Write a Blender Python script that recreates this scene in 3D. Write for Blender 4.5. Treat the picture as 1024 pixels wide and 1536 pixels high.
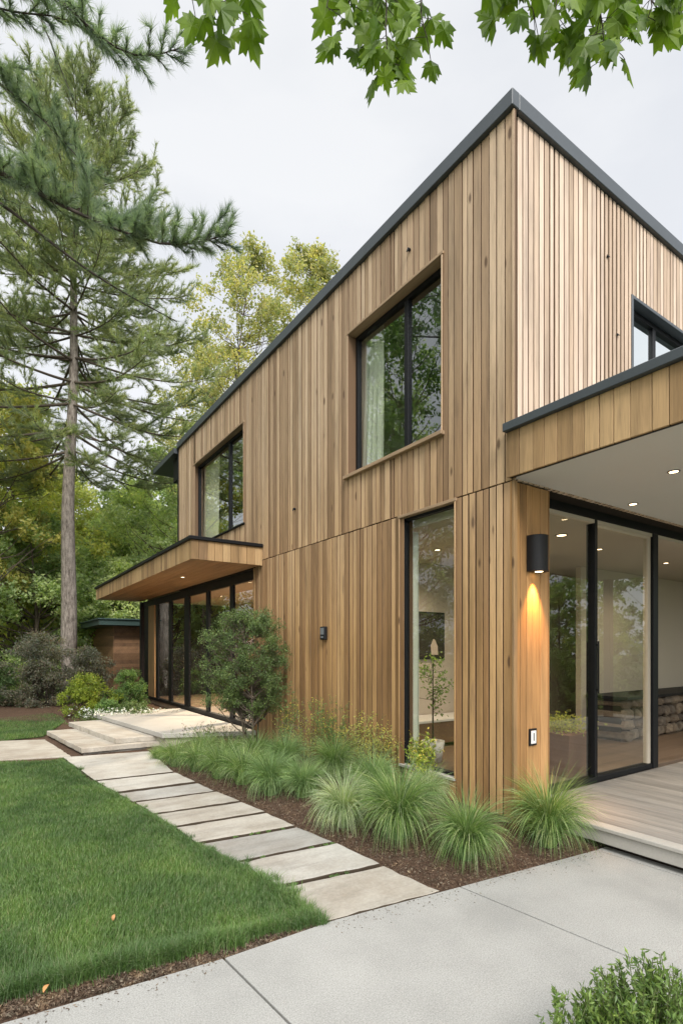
import bpy, math, random
import numpy as np
from mathutils import Vector
for o in list(bpy.data.objects): bpy.data.objects.remove(o)
scene = bpy.context.scene
col = scene.collection
R_ = math.radians

# ------------------------------------------------------------------ camera
# house corner = world origin; x runs along the right facade, y along the left facade
CAM = np.array([-4.094, -3.208, 1.40]); F = 796.0; CX = 512.0; HZ = 975.0
RT = np.array([.8275, -.5614, 0.0]); FW = np.array([.5615, .8275, 0.0])
cd = bpy.data.cameras.new("camera"); cam = bpy.data.objects.new("camera", cd); col.objects.link(cam)
cam.location = CAM; cam.rotation_euler = (R_(90), 0, -math.atan2(.5615, .8275))
cd.sensor_fit = 'HORIZONTAL'; cd.sensor_width = 36; cd.lens = F/1024*36
cd.shift_y = (HZ-768)/1024; cd.clip_start = .05; cd.clip_end = 800
scene.camera = cam

# ------------------------------------------------------------------ sky, sun, exposure
SUN_EL, SUN_AZ = R_(42), R_(-112)          # direction towards the sun: azimuth measured from +x
sd = Vector((math.cos(SUN_AZ)*math.cos(SUN_EL), math.sin(SUN_AZ)*math.cos(SUN_EL), math.sin(SUN_EL)))
w = bpy.data.worlds.new("World"); scene.world = w; w.use_nodes = True
wn = w.node_tree.nodes; wl = w.node_tree.links
for n in list(wn): wn.remove(n)
def N(t, **k):
    n = wn.new(t)
    for a, b in k.items(): setattr(n, a, b)
    return n
wo = N('ShaderNodeOutputWorld'); bg = N('ShaderNodeBackground'); bg.inputs[1].default_value = .10
sky = N('ShaderNodeTexSky', sky_type='NISHITA', sun_disc=False); sky.sun_elevation = SUN_EL
sky.sun_rotation = math.atan2(sd.x, sd.y); sky.air_density = 1; sky.dust_density = 3
tc = N('ShaderNodeTexCoord'); nz = N('ShaderNodeTexNoise'); nz.inputs['Scale'].default_value = 2.2
nz.inputs['Detail'].default_value = 7; nz.inputs['Roughness'].default_value = .5
mp = N('ShaderNodeMapping'); mp.inputs['Scale'].default_value = (1, 1, 2.6)
wl.new(tc.outputs['Generated'], mp.inputs[0]); wl.new(mp.outputs[0], nz.inputs[0])
cr = N('ShaderNodeValToRGB'); cr.color_ramp.elements[0].position = .38; cr.color_ramp.elements[1].position = .60
cr.color_ramp.elements[0].color = (5.45, 5.6, 5.88, 1); cr.color_ramp.elements[1].color = (6.2, 6.28, 6.42, 1)
wl.new(nz.outputs[0], cr.inputs[0])
# overcast luminance: brighter overhead and around the veiled sun
sep = N('ShaderNodeSeparateXYZ'); wl.new(tc.outputs['Generated'], sep.inputs[0])
def MA(op, a, b=None):
    m = N('ShaderNodeMath', operation=op)
    for i, v in enumerate((a, b)):
        if v is None: continue
        if isinstance(v, (int, float)): m.inputs[i].default_value = v
        else: wl.new(v, m.inputs[i])
    return m.outputs[0]
up = MA('MAXIMUM', sep.outputs[2], 0.0)
up = MA('MAXIMUM', MA('SUBTRACT', up, .78), 0.0)
vm = N('ShaderNodeVectorMath', operation='DOT_PRODUCT'); wl.new(tc.outputs['Generated'], vm.inputs[0]); vm.inputs[1].default_value = sd
dt = MA('POWER', MA('MAXIMUM', vm.outputs['Value'], 0.0), 3.0)
lum = MA('ADD', MA('ADD', MA('MULTIPLY', up, 8.0), MA('SUBTRACT', 1.16, MA('MULTIPLY', MA('MAXIMUM', sep.outputs[2], 0.0), .20))), MA('MULTIPLY', dt, 2.4))
mul = N('ShaderNodeVectorMath', operation='SCALE'); wl.new(cr.outputs[0], mul.inputs[0]); wl.new(lum, mul.inputs['Scale'])
mx = N('ShaderNodeMixRGB'); mx.inputs[0].default_value = .93
wl.new(sky.outputs[0], mx.inputs[1]); wl.new(mul.outputs[0], mx.inputs[2])
wl.new(mx.outputs[0], bg.inputs[0]); wl.new(bg.outputs[0], wo.inputs[0])
sl = bpy.data.lights.new("sun", 'SUN'); sl.energy = 1.9; sl.angle = R_(16); sl.color = (1, .96, .9)
so = bpy.data.objects.new("sun", sl); col.objects.link(so); so.rotation_euler = sd.to_track_quat('Z', 'Y').to_euler()
scene.view_settings.view_transform = 'Standard'; scene.view_settings.look = 'None'
scene.view_settings.exposure = 0.60; scene.view_settings.gamma = 1

# ------------------------------------------------------------------ helpers
def pD(px, D, z=None, py=None):
    """photo column + distance in front of the camera -> world point"""
    p = CAM + RT*((px-CX)/F*D) + FW*D
    p[2] = z if z is not None else (CAM[2] + (HZ-py)/F*D if py is not None else 0)
    return p
GZ = -.33
def gp(px, py, z=GZ):
    """photo pixel -> point on the horizontal plane z"""
    return pD(px, F*(CAM[2]-z)/(py-HZ), z)
def P2(px, py, z=GZ): p = gp(px, py, z); return (p[0], p[1])

class MB:
    def __init__(s): s.v = []; s.f = []; s.n = 0
    def add(s, v, *fs):
        v = np.asarray(v, float).reshape(-1, 3)
        for f in fs:
            f = np.asarray(f, int)
            if len(f): s.f.append(f + s.n)
        s.v.append(v); s.n += len(v); return s
    def box(s, x0, x1, y0, y1, z0, z1):
        if x1 < x0: x0, x1 = x1, x0
        if y1 < y0: y0, y1 = y1, y0
        if z1 < z0: z0, z1 = z1, z0
        v = [(x0,y0,z0),(x1,y0,z0),(x1,y1,z0),(x0,y1,z0),(x0,y0,z1),(x1,y0,z1),(x1,y1,z1),(x0,y1,z1)]
        return s.add(v, [(0,3,2,1),(4,5,6,7),(0,1,5,4),(1,2,6,5),(2,3,7,6),(3,0,4,7)])
    def cbox(s, x0, x1, y0, y1, z0, z1, c=.004):
        """box with its edges chamfered by c"""
        xs=(x0,x1); ys=(y0,y1); zs=(z0,z1); v=[]; idx={}
        for i in (0,1):
            for j in (0,1):
                for k in (0,1):
                    for a in range(3):
                        p=[xs[i],ys[j],zs[k]]
                        for b in range(3):
                            if b!=a: p[b]+= c*(1 if (i,j,k)[b]==0 else -1)
                        idx[(i,j,k,a)]=len(v); v.append(p)
        q=[]; t=[]
        cyc={0:[(0,0),(0,1),(1,1),(1,0)]}
        for a in range(3):
            for sgn in (0,1):
                o=[]
                for (m,n) in [(0,0),(1,0),(1,1),(0,1)]:
                    c3=[0,0,0]; c3[a]=sgn; c3[(a+1)%3]=m; c3[(a+2)%3]=n; o.append(idx[(c3[0],c3[1],c3[2],a)])
                q.append(o if sgn else o[::-1])
        for a in range(3):
            b,d=(a+1)%3,(a+2)%3
            for m in (0,1):
                for n in (0,1):
                    c0=[0,0,0]; c0[b]=m; c0[d]=n; c1=list(c0); c1[a]=1
                    o=[idx[(*c0,b)],idx[(*c1,b)],idx[(*c1,d)],idx[(*c0,d)]]
                    q.append(o if (m+n)%2 else o[::-1])
        for i in (0,1):
            for j in (0,1):
                for k in (0,1):
                    o=[idx[(i,j,k,0)],idx[(i,j,k,1)],idx[(i,j,k,2)]]
                    t.append(o if (i+j+k)%2 else o[::-1])
        return s.add(v,q,t)
    def tube(s, pts, rad, n=6, cap=True):
        P = np.asarray(pts, float); rad = np.broadcast_to(np.asarray(rad, float), (len(P),))
        T = np.gradient(P, axis=0); T /= np.linalg.norm(T, axis=1)[:, None]+1e-9
        a = np.array([0,0,1.]) if abs(T[0][2]) < .9 else np.array([1.,0,0])
        U = np.cross(T, a); U /= np.linalg.norm(U, axis=1)[:, None]+1e-9; W = np.cross(T, U)
        ang = np.linspace(0, 2*np.pi, n, endpoint=False)
        v = P[:,None,:] + rad[:,None,None]*(np.cos(ang)[None,:,None]*U[:,None,:] + np.sin(ang)[None,:,None]*W[:,None,:])
        i = np.arange(len(P)-1)[:,None]; j = np.arange(n)[None,:]; k = (j+1) % n
        f = np.stack([i*n+j, i*n+k, (i+1)*n+k, (i+1)*n+j], -1).reshape(-1,4)
        s.add(v.reshape(-1,3), f)
        if cap:
            s.f.append(np.array([list(range(n))[::-1]])+s.n-len(P)*n); s.f.append(np.array([list(range(n))])+s.n-n)
        return s
    def prism(s, poly, z0, z1):
        n = len(poly); a = sum(poly[i][0]*poly[(i+1)%n][1]-poly[(i+1)%n][0]*poly[i][1] for i in range(n))
        if a < 0: poly = poly[::-1]
        v = [(x,y,z0) for x,y in poly]+[(x,y,z1) for x,y in poly]
        s.add(v, [list(range(n))[::-1]], [[n+i for i in range(n)]], [(i,(i+1)%n,n+(i+1)%n,n+i) for i in range(n)])
        return s
    def lathe(s, prof, c=(0,0,0), n=24):
        c = np.array(c); ang = np.linspace(0,2*np.pi,n,endpoint=False); pr = np.array(prof, float)
        v = np.stack([pr[:,0,None]*np.cos(ang), pr[:,0,None]*np.sin(ang), np.repeat(pr[:,1,None],n,1)],-1)+c
        i = np.arange(len(pr)-1)[:,None]; j = np.arange(n)[None,:]; k=(j+1)%n
        return s.add(v.reshape(-1,3), np.stack([i*n+j,i*n+k,(i+1)*n+k,(i+1)*n+j],-1).reshape(-1,4))
    def mesh(s, name, mat, smooth=False):
        V = np.concatenate(s.v); me = bpy.data.meshes.new(name)
        loops = np.concatenate([f.ravel() for f in s.f]); tot = np.concatenate([np.full(len(f), f.shape[1]) for f in s.f])
        st = np.concatenate([[0], np.cumsum(tot)[:-1]])
        me.vertices.add(len(V)); me.vertices.foreach_set('co', V.ravel())
        me.loops.add(len(loops)); me.loops.foreach_set('vertex_index', loops.astype('i4'))
        me.polygons.add(len(tot)); me.polygons.foreach_set('loop_start', st.astype('i4')); me.polygons.foreach_set('loop_total', tot.astype('i4'))
        me.update(calc_edges=True); me.validate(); me.polygons.foreach_set('use_smooth', np.full(len(me.polygons), smooth)); me.materials.append(mat); return me
    def build(s, name, mat, parent=None, smooth=False, at=None):
        """link as one object; if at is given the mesh coordinates are local to that point"""
        o = bpy.data.objects.new(name, s.mesh(name, mat, smooth)); col.objects.link(o)
        if parent: o.parent = parent
        if at is not None: o.location = at
        return o
def tag(o, label=None, cat=None, group=None, kind=None):
    if label: o['label'] = label
    if cat: o['category'] = cat
    if group: o['group'] = group
    if kind: o['kind'] = kind
    return o
def thing(name, loc, label, cat, group=None, rz=0):
    o = bpy.data.objects.new(name, None); col.objects.link(o); o.location = loc; o.rotation_euler = (0,0,rz)
    o.empty_display_size = .2
    return tag(o, label, cat, group)
def copy_tree(o, parent=None):
    c = o.copy(); col.objects.link(c)
    if parent: c.parent = parent
    for ch in list(o.children): copy_tree(ch, c)
    return c
def inpoly(P, poly):
    x, y = P[:,0], P[:,1]; r = np.zeros(len(P), bool); n = len(poly)
    for i in range(n):
        x0,y0 = poly[i]; x1,y1 = poly[(i+1)%n]
        c = (y0 > y) != (y1 > y); xi = (x1-x0)*(y-y0)/((y1-y0) if y1!=y0 else 1e-9)+x0
        r ^= c & (x < xi)
    return r
def inset(poly, d):
    n = len(poly); P = [Vector(p) for p in poly]
    a = sum(P[i].x*P[(i+1)%n].y-P[(i+1)%n].x*P[i].y for i in range(n))
    if a < 0: P = P[::-1]
    out = []
    for i in range(n):
        e0 = (P[i]-P[i-1]).normalized(); e1 = (P[(i+1)%n]-P[i]).normalized()
        n0 = Vector((-e0.y,e0.x)); n1 = Vector((-e1.y,e1.x)); b = n0+n1; k = 1+n0.dot(n1)
        out.append(tuple(P[i]+b*(d/max(k,.3))))
    return out

# ------------------------------------------------------------------ materials
def mat(name, base=(.5,.5,.5), rough=.6, metal=0, spec=.5):
    m = bpy.data.materials.new(name); m.use_nodes = True; b = m.node_tree.nodes['Principled BSDF']
    b.inputs['Base Color'].default_value = (*base, 1); b.inputs['Roughness'].default_value = rough
    b.inputs['Metallic'].default_value = metal; b.inputs['Specular IOR Level'].default_value = spec
    return m
class NT:
    def __init__(s, m): s.m = m; s.n = m.node_tree.nodes; s.l = m.node_tree.links; s.b = s.n['Principled BSDF']
    def new(s, t, **k):
        n = s.n.new(t)
        for a,b in k.items(): setattr(n,a,b)
        return n
    def put(s, sock, v):
        if hasattr(v, 'is_output'): s.l.new(v, sock)
        else: sock.default_value = v
    def math(s, op, a, b=0.0, c=None, clamp=False):
        n = s.new('ShaderNodeMath', operation=op, use_clamp=clamp); s.put(n.inputs[0], a); s.put(n.inputs[1], b)
        if c is not None: s.put(n.inputs[2], c)
        return n.outputs[0]
    def noise(s, vec, scale, detail=4, rough=.55, sc=(1,1,1)):
        mpn = s.new('ShaderNodeMapping'); mpn.inputs['Scale'].default_value = sc; s.l.new(vec, mpn.inputs[0])
        n = s.new('ShaderNodeTexNoise'); n.inputs['Scale'].default_value = scale; n.inputs['Detail'].default_value = detail
        n.inputs['Roughness'].default_value = rough; s.l.new(mpn.outputs[0], n.inputs[0]); return n.outputs[0]
    def ramp(s, fac, stops, interp='LINEAR'):
        n = s.new('ShaderNodeValToRGB'); e = n.color_ramp.elements; n.color_ramp.interpolation = interp
        while len(e) < len(stops): e.new(.5)
        for i,(p,c) in enumerate(stops): e[i].position = p; e[i].color = (*c,1) if len(c)==3 else c
        s.l.new(fac, n.inputs[0]); return n.outputs[0]
    def mix(s, fac, a, b, mode='MIX'):
        n = s.new('ShaderNodeMixRGB', blend_type=mode); s.put(n.inputs[0], fac)
        for i,v in ((1,a),(2,b)): s.put(n.inputs[i], (*v,1) if isinstance(v, tuple) and len(v)==3 else v)
        return n.outputs[0]
    def bump(s, h, st=.3, dist=.01):
        n = s.new('ShaderNodeBump'); n.inputs['Strength'].default_value = st; n.inputs['Distance'].default_value = dist
        s.l.new(h, n.inputs['Height']); s.l.new(n.outputs[0], s.b.inputs['Normal'])
    def base(s, c): s.l.new(c, s.b.inputs['Base Color'])
def g(v): return (v,v,v)
def wood(name, tones, axis='z', grey=None, rough=.62, zmix=None, knots=True, edge=None):
    m = mat(name, rough=rough, spec=.3); t = NT(m); tcn = t.new('ShaderNodeTexCoord'); geo = t.new('ShaderNodeNewGeometry')
    r = geo.outputs['Random Per Island']
    off = t.new('ShaderNodeCombineXYZ'); s13 = t.math('MULTIPLY', r, 37.0); s7 = t.math('MULTIPLY', r, 91.0)
    for i, q in enumerate((s13, s7, s7)): t.l.new(q, off.inputs[i])
    va = t.new('ShaderNodeVectorMath', operation='ADD'); t.l.new(geo.outputs['Position'], va.inputs[0]); t.l.new(off.outputs[0], va.inputs[1])
    v = va.outputs[0]
    sc = {'z':(1,1,.045),'x':(.045,1,1),'y':(1,.045,1)}[axis]; sk = {'z':(1,1,.35),'x':(.35,1,1),'y':(1,.35,1)}[axis]; sl_ = {'z':(1,1,.12),'x':(.12,1,1),'y':(1,.12,1)}[axis]
    k = len(tones)
    basec = t.ramp(r, [(i/k, c) for i,c in enumerate(tones)], 'CONSTANT')
    if zmix:
        sepn = t.new('ShaderNodeSeparateXYZ'); t.l.new(geo.outputs['Position'], sepn.inputs[0])
        big = t.noise(v, .9, 3, .5, sl_)
        zz = t.math('ADD', sepn.outputs[2], t.math('MULTIPLY', big, 1.6))
        fz = t.new('ShaderNodeMapRange'); t.l.new(zz, fz.inputs[0]); fz.inputs[1].default_value = zmix[0]; fz.inputs[2].default_value = zmix[1]
        k2 = len(grey); gc = t.ramp(r, [(i/k2, c) for i,c in enumerate(grey)], 'CONSTANT')
        basec = t.mix(fz.outputs[0], basec, gc)
    fine = t.noise(v, 95, 5, .6, sc); mid = t.noise(v, 26, 4, .6, sc); blot = t.noise(v, 5, 4, .6, sl_)
    f1 = t.ramp(fine, [(.32,g(.82)),(.52,g(1.0)),(.75,g(1.06))]); f2 = t.ramp(mid, [(.30,g(.86)),(.5,g(1.0)),(.72,g(1.07))])
    f3 = t.ramp(blot, [(.28,g(.66)),(.5,g(1.0)),(.74,g(1.15))])
    c = t.mix(1, basec, f1, 'MULTIPLY'); c = t.mix(1, c, f2, 'MULTIPLY'); c = t.mix(1, c, f3, 'MULTIPLY')
    if knots:
        mpn = t.new('ShaderNodeMapping'); mpn.inputs['Scale'].default_value = sk; t.l.new(v, mpn.inputs[0])
        vo = t.new('ShaderNodeTexVoronoi'); vo.inputs['Scale'].default_value = 4.2; t.l.new(mpn.outputs[0], vo.inputs[0])
        kf = t.ramp(vo.outputs['Distance'], [(.055,g(1)),(.105,g(0))])
        c = t.mix(t.math('MULTIPLY', kf, .8), c, (.07,.035,.018))
        # long stains and dark streaks
        st = t.noise(v, 9, 3, .5, sl_); sf = t.ramp(st, [(.66,g(0)),(.74,g(.5))])
        c = t.mix(sf, c, (.17,.11,.07), 'MIX')
    if edge:  # shade of the gaps between boards, painted into the colour of their side faces
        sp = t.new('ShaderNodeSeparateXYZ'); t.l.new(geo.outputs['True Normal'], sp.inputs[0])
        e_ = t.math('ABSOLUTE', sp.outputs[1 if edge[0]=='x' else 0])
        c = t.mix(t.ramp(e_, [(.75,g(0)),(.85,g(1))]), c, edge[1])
    t.base(c)
    t.bump(fine, .35, .003); return m
CEDAR_GREY = [(.46,.325,.205),(.365,.25,.155),(.52,.378,.248),(.285,.19,.115),(.43,.30,.19),(.485,.348,.225),(.335,.23,.14),(.56,.415,.28)]
CEDAR_WARM = [(.42,.245,.105),(.31,.172,.072),(.49,.295,.13),(.235,.13,.055),(.37,.215,.092),(.45,.265,.112),(.29,.162,.07),(.53,.325,.15)]
M = {}
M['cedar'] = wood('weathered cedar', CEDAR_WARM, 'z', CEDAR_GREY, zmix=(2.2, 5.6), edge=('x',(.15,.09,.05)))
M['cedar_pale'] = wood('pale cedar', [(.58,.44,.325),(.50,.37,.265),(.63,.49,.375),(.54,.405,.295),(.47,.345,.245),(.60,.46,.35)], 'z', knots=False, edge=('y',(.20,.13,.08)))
M['cedar_warm'] = wood('warm cedar', [(.40,.255,.125),(.29,.18,.085),(.46,.305,.155),(.35,.22,.105),(.25,.155,.08),(.43,.28,.14)], 'z')
M['cedar_pillar'] = wood('golden cedar', [(.42,.235,.095),(.34,.185,.07),(.46,.265,.115),(.30,.165,.065),(.38,.21,.085)], 'z')
M['cedar_soffit'] = wood('cedar soffit', [(.36,.20,.09),(.33,.18,.08),(.39,.22,.10)], 'y', knots=False, rough=.45)
M['cedar_trim'] = wood('cedar trim', [(.34,.235,.145),(.39,.27,.17)], 'y', knots=False)
M['shed_wood'] = wood('shed boards', [(.20,.11,.055),(.26,.145,.075),(.17,.095,.05)], 'y', knots=False)
M['floor_wood'] = wood('interior floorboards', [(.25,.18,.125),(.21,.15,.105),(.28,.205,.145)], 'x', knots=False, rough=.35)
M['deck'] = wood('porch deck', [(.275,.255,.228),(.255,.236,.212),(.295,.273,.244)], 'y', knots=False)
M['joinery'] = wood('brown joinery', [(.36,.19,.095),(.40,.215,.11),(.33,.17,.085)], 'z', knots=False, rough=.4)
def speck(name, base, var=.15, scale=60, rough=.85, bump=.2, dist=.003, blotch=.12, bs=1.3, spec=.3):
    m = mat(name, base, rough, spec=spec); t = NT(m); geo = t.new('ShaderNodeNewGeometry'); p = geo.outputs['Position']
    n1 = t.noise(p, scale, 6, .7); n2 = t.noise(p, bs, 5, .6)
    c = t.mix(1, (*base,1), t.ramp(n1, [(.25,g(1-var)),(.5,g(1)),(.75,g(1+var))]), 'MULTIPLY')
    c = t.mix(1, c, t.ramp(n2, [(.3,g(1-blotch)),(.5,g(1)),(.7,g(1+blotch*.7))]), 'MULTIPLY')
    t.base(c); t.bump(n1, bump, dist); return m
M['concrete'] = speck('exposed aggregate concrete', (.32,.315,.295), .42, 130, .85, .4, .002, .13, 1.4)
M['terrace'] = speck('terrace stone', (.38,.36,.325), .10, 60, .8, .2, .002, .10, 1.6)
M['metal'] = speck('slate grey metal', (.050,.060,.068), .08, 30, .42, .05, .001, .1, 2, .5)
M['black'] = speck('black aluminium', (.006,.0065,.008), .06, 40, .5, .03, .001, .1, 2, .25)
M['lampblack'] = speck('matt black metal', (.009,.009,.010), .2, 90, .55, .15, .001, .1, 9, .3)
M['dark_backing'] = speck('dark membrane', (.022,.015,.010), .1, 20, .9)
M['white_paint'] = speck('white soffit paint', (.66,.64,.61), .012, 25, .7, .03, .001, .02, 1)
M['plaster'] = speck('beige plaster', (.50,.445,.365), .02, 30, .8, .03, .001, .02, 1)
M['greige'] = speck('greige plaster', (.50,.44,.35), .02, 30, .8, .03, .001, .02, 1)
M['green_metal'] = speck('dark green roof metal', (.035,.06,.055), .1, 20, .45, .05, .001, .1, 2)
M['terracotta'] = speck('terracotta', (.21,.115,.075), .12, 40, .75)
M['paint_dark'] = speck('dark canvas', (.035,.028,.022), .3, 6, .6)
M['paint_pale'] = speck('pale canvas paint', (.55,.47,.38), .1, 20, .6)
M['white_plastic'] = speck('white plastic', (.72,.71,.69), .02, 20, .35)
M['grey_plastic'] = speck('grey plastic', (.16,.17,.18), .02, 20, .35)
M['bark_pine'] = mat('pine bark', rough=.95, spec=.1)
t = NT(M['bark_pine']); gg = t.new('ShaderNodeNewGeometry'); n1 = t.noise(gg.outputs['Position'], 14, 6, .7, (1,1,.28)); n2 = t.noise(gg.outputs['Position'], 60, 4, .7, (1,1,.5))
c = t.ramp(n1, [(.34,(.095,.078,.064)),(.5,(.24,.205,.175)),(.66,(.36,.315,.27))]); c = t.mix(1, c, t.ramp(n2,[(.3,g(.75)),(.7,g(1.2))]),'MULTIPLY'); t.base(c); t.bump(n1, .9, .03)
M['bark'] = speck('grey brown bark', (.10,.078,.058), .4, 25, .9, .6, .008)
M['bark_dark'] = speck('dark bark', (.055,.042,.034), .4, 25, .9, .6, .006)
M['stem'] = speck('green stem', (.10,.12,.045), .2, 25, .8)
def leafmat(name, cols, rough=.55, trans=.35, tcol=None, scale=1.2, spec=.35, vein=False):
    m = mat(name, rough=rough, spec=spec); t = NT(m); geo = t.new('ShaderNodeNewGeometry'); k = len(cols)
    c = t.ramp(geo.outputs['Random Per Island'], [(i/(k-1), q) for i,q in enumerate(cols)])
    n2 = t.noise(geo.outputs['Position'], scale, 3, .6)
    c = t.mix(1, c, t.ramp(n2, [(.32,(.62,.68,.66)),(.5,(1,1,1)),(.68,(1.35,1.28,1.1))]), 'MULTIPLY')
    t.base(c)
    tr = t.new('ShaderNodeBsdfTranslucent'); c2 = t.mix(1, c, (1.35,1.5,.7), 'MULTIPLY'); t.l.new(c2, tr.inputs[0])
    ms = t.new('ShaderNodeMixShader'); ms.inputs[0].default_value = trans
    t.l.new(t.b.outputs[0], ms.inputs[1]); t.l.new(tr.outputs[0], ms.inputs[2]); t.l.new(ms.outputs[0], t.n['Material Output'].inputs[0])
    return m
M['needle'] = leafmat('pine needles', [(0.22, 0.264, 0.163), (0.288, 0.327, 0.194), (0.17, 0.215, 0.146), (0.374, 0.362, 0.194), (0.238, 0.278, 0.212)], .5, 0.5)
M['needle_near'] = leafmat('blue green pine needles', [(0.169, 0.227, 0.181), (0.226, 0.286, 0.215), (0.134, 0.184, 0.156), (0.282, 0.322, 0.234)], .5, 0.5, scale=3)
M['leaf_yellow'] = leafmat('yellow green leaves', [(0.42, 0.388, 0.169), (0.483, 0.428, 0.182), (0.326, 0.337, 0.169), (0.263, 0.296, 0.156), (0.546, 0.449, 0.156)], .5, 0.45, scale=.5)
M['leaf_light'] = leafmat('light green leaves', [(0.375, 0.442, 0.217), (0.472, 0.522, 0.243), (0.294, 0.38, 0.193), (0.553, 0.569, 0.278)], .5, .5, scale=.5)
M['leaf_mid'] = leafmat('mid green leaves', [(0.298, 0.388, 0.178), (0.392, 0.471, 0.219), (0.224, 0.309, 0.15), (0.485, 0.526, 0.239)], .5, .5, scale=.5)
M['leaf_olive'] = leafmat('olive autumn leaves', [(0.407, 0.44, 0.167), (0.531, 0.516, 0.184), (0.312, 0.364, 0.151), (0.626, 0.547, 0.184)], .5, .5, scale=.5)
M['leaf_gold'] = leafmat('golden leaves', [(0.46, 0.41, 0.12), (0.386, 0.389, 0.132), (0.497, 0.42, 0.12), (0.294, 0.347, 0.12)], .5, .4, scale=.5)
M['leaf_dark'] = leafmat('dark green leaves', [(0.119, 0.196, 0.084), (0.168, 0.252, 0.105), (0.105, 0.168, 0.077), (0.224, 0.294, 0.126)], .5, 0.5, scale=.7)
M['leaf_purple'] = leafmat('grey purple shrub leaves', [(0.153, 0.163, 0.122), (0.203, 0.203, 0.153), (0.112, 0.133, 0.101), (0.243, 0.213, 0.163), (0.163, 0.112, 0.101)], .5, 0.42, scale=2)
M['leaf_lime'] = leafmat('lime green shrub leaves', [(.22,.30,.04),(.30,.36,.05),(.16,.23,.04),(.36,.37,.06)], .5, .35, scale=3)
M['leaf_shrub'] = leafmat('fresh green shrub leaves', [(0.111, 0.202, 0.058), (0.156, 0.26, 0.072), (0.078, 0.156, 0.052), (0.195, 0.286, 0.091)], .5, .3, scale=3)
M['leaf_tree'] = leafmat('small tree leaves', [(0.097, 0.151, 0.052), (0.137, 0.198, 0.065), (0.074, 0.119, 0.043), (0.183, 0.24, 0.082)], .45, .25, scale=4)
M['leaf_maple'] = leafmat('maple leaves', [(0.13, 0.216, 0.021), (0.184, 0.28, 0.028), (0.092, 0.166, 0.019), (0.16, 0.237, 0.028)], .45, 0.5, scale=9)
M['leaf_fore'] = leafmat('narrow shrub leaves', [(.13,.21,.05),(.17,.25,.06),(.09,.16,.05),(.21,.28,.08)], .4, .3, scale=6)
M['grass_orn'] = leafmat('ornamental grass blades', [(0.177, 0.281, 0.078), (0.062, 0.136, 0.036), (0.25, 0.354, 0.114), (0.104, 0.198, 0.052), (0.417, 0.479, 0.229), (0.156, 0.26, 0.073), (0.084, 0.166, 0.047), (0.479, 0.511, 0.312)], .45, .3, scale=7)
M['grass_pale'] = leafmat('striped grass blades', [(0.336, 0.414, 0.202), (0.493, 0.538, 0.347), (0.213, 0.314, 0.112), (0.56, 0.582, 0.426), (0.168, 0.269, 0.101), (0.314, 0.392, 0.179)], .45, .3, scale=7)
M['grass_blue'] = leafmat('blue green grass blades', [(0.125, 0.219, 0.078), (0.177, 0.281, 0.104), (0.229, 0.323, 0.136), (0.281, 0.365, 0.166)], .45, .3, scale=7)
M['lawn'] = leafmat('lawn grass', [(0.084, 0.162, 0.042), (0.108, 0.201, 0.047), (0.059, 0.123, 0.033), (0.139, 0.23, 0.068), (0.095, 0.176, 0.052), (0.197, 0.254, 0.134), (0.075, 0.147, 0.035), (0.256, 0.264, 0.145)], .45, .3, scale=1.7)
M['yellow_flower'] = leafmat('yellow flowers', [(.65,.5,.06),(.55,.47,.10),(.5,.5,.16)], .5, .3)
M['white_flower'] = leafmat('white flowers', [(.75,.76,.74),(.68,.70,.70)], .5, .2)
M['mauve_flower'] = leafmat('dusky seed heads', [(.14,.09,.10),(.2,.14,.14)], .7, .2)
M['curtain'] = leafmat('ivory curtain', [(.82,.80,.72),(.82,.80,.72)], .8, .2, scale=.05)
nt = M['curtain'].node_tree
M['orange_leaf'] = leafmat('fallen orange leaf', [(.42,.20,.09),(.45,.26,.12)], .6, .2)
def glass(name, tint=(.93,.96,.94), k=1.25, b0=.07):
    m = bpy.data.materials.new(name); m.use_nodes = True; n = m.node_tree.nodes; l = m.node_tree.links; n.remove(n['Principled BSDF'])
    tr = n.new('ShaderNodeBsdfTransparent'); tr.inputs[0].default_value = (*tint,1); gl = n.new('ShaderNodeBsdfGlossy'); gl.inputs['Roughness'].default_value = 0.0
    gl.inputs[0].default_value = (.93,.97,.96,1)
    fr = n.new('ShaderNodeFresnel'); fr.inputs[0].default_value = 1.5; a = n.new('ShaderNodeMath'); a.operation = 'MULTIPLY_ADD'; a.use_clamp = True
    l.new(fr.outputs[0], a.inputs[0]); a.inputs[1].default_value = k; a.inputs[2].default_value = b0
    g2 = n.new('ShaderNodeNewGeometry'); fb = n.new('ShaderNodeMath'); fb.operation = 'SUBTRACT'; fb.inputs[0].default_value = 1; l.new(g2.outputs['Backfacing'], fb.inputs[1])
    a2 = n.new('ShaderNodeMath'); a2.operation = 'MULTIPLY'; l.new(a.outputs[0], a2.inputs[0]); l.new(fb.outputs[0], a2.inputs[1])
    no = n.new('ShaderNodeTexNoise'); no.inputs['Scale'].default_value = 1.1; no.inputs['Detail'].default_value = 1; ge = n.new('ShaderNodeNewGeometry'); l.new(ge.outputs['Position'], no.inputs[0])
    bu = n.new('ShaderNodeBump'); bu.inputs['Strength'].default_value = .03; bu.inputs['Distance'].default_value = .002; l.new(no.outputs[0], bu.inputs['Height']); l.new(bu.outputs[0], gl.inputs['Normal'])
    mi = n.new('ShaderNodeMixShader'); l.new(a2.outputs[0], mi.inputs[0]); l.new(tr.outputs[0], mi.inputs[1]); l.new(gl.outputs[0], mi.inputs[2]); l.new(mi.outputs[0], n['Material Output'].inputs[0])
    return m
M['glass'] = glass('window glass', (.97,.98,.97), 1.5, .03)
M['glass_upper'] = glass('upper window glass', (.96,.98,.96), 2.0, .12)
M['glass_side'] = glass('coated side window glass', (.8,.84,.82), 2.0, .62)
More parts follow.
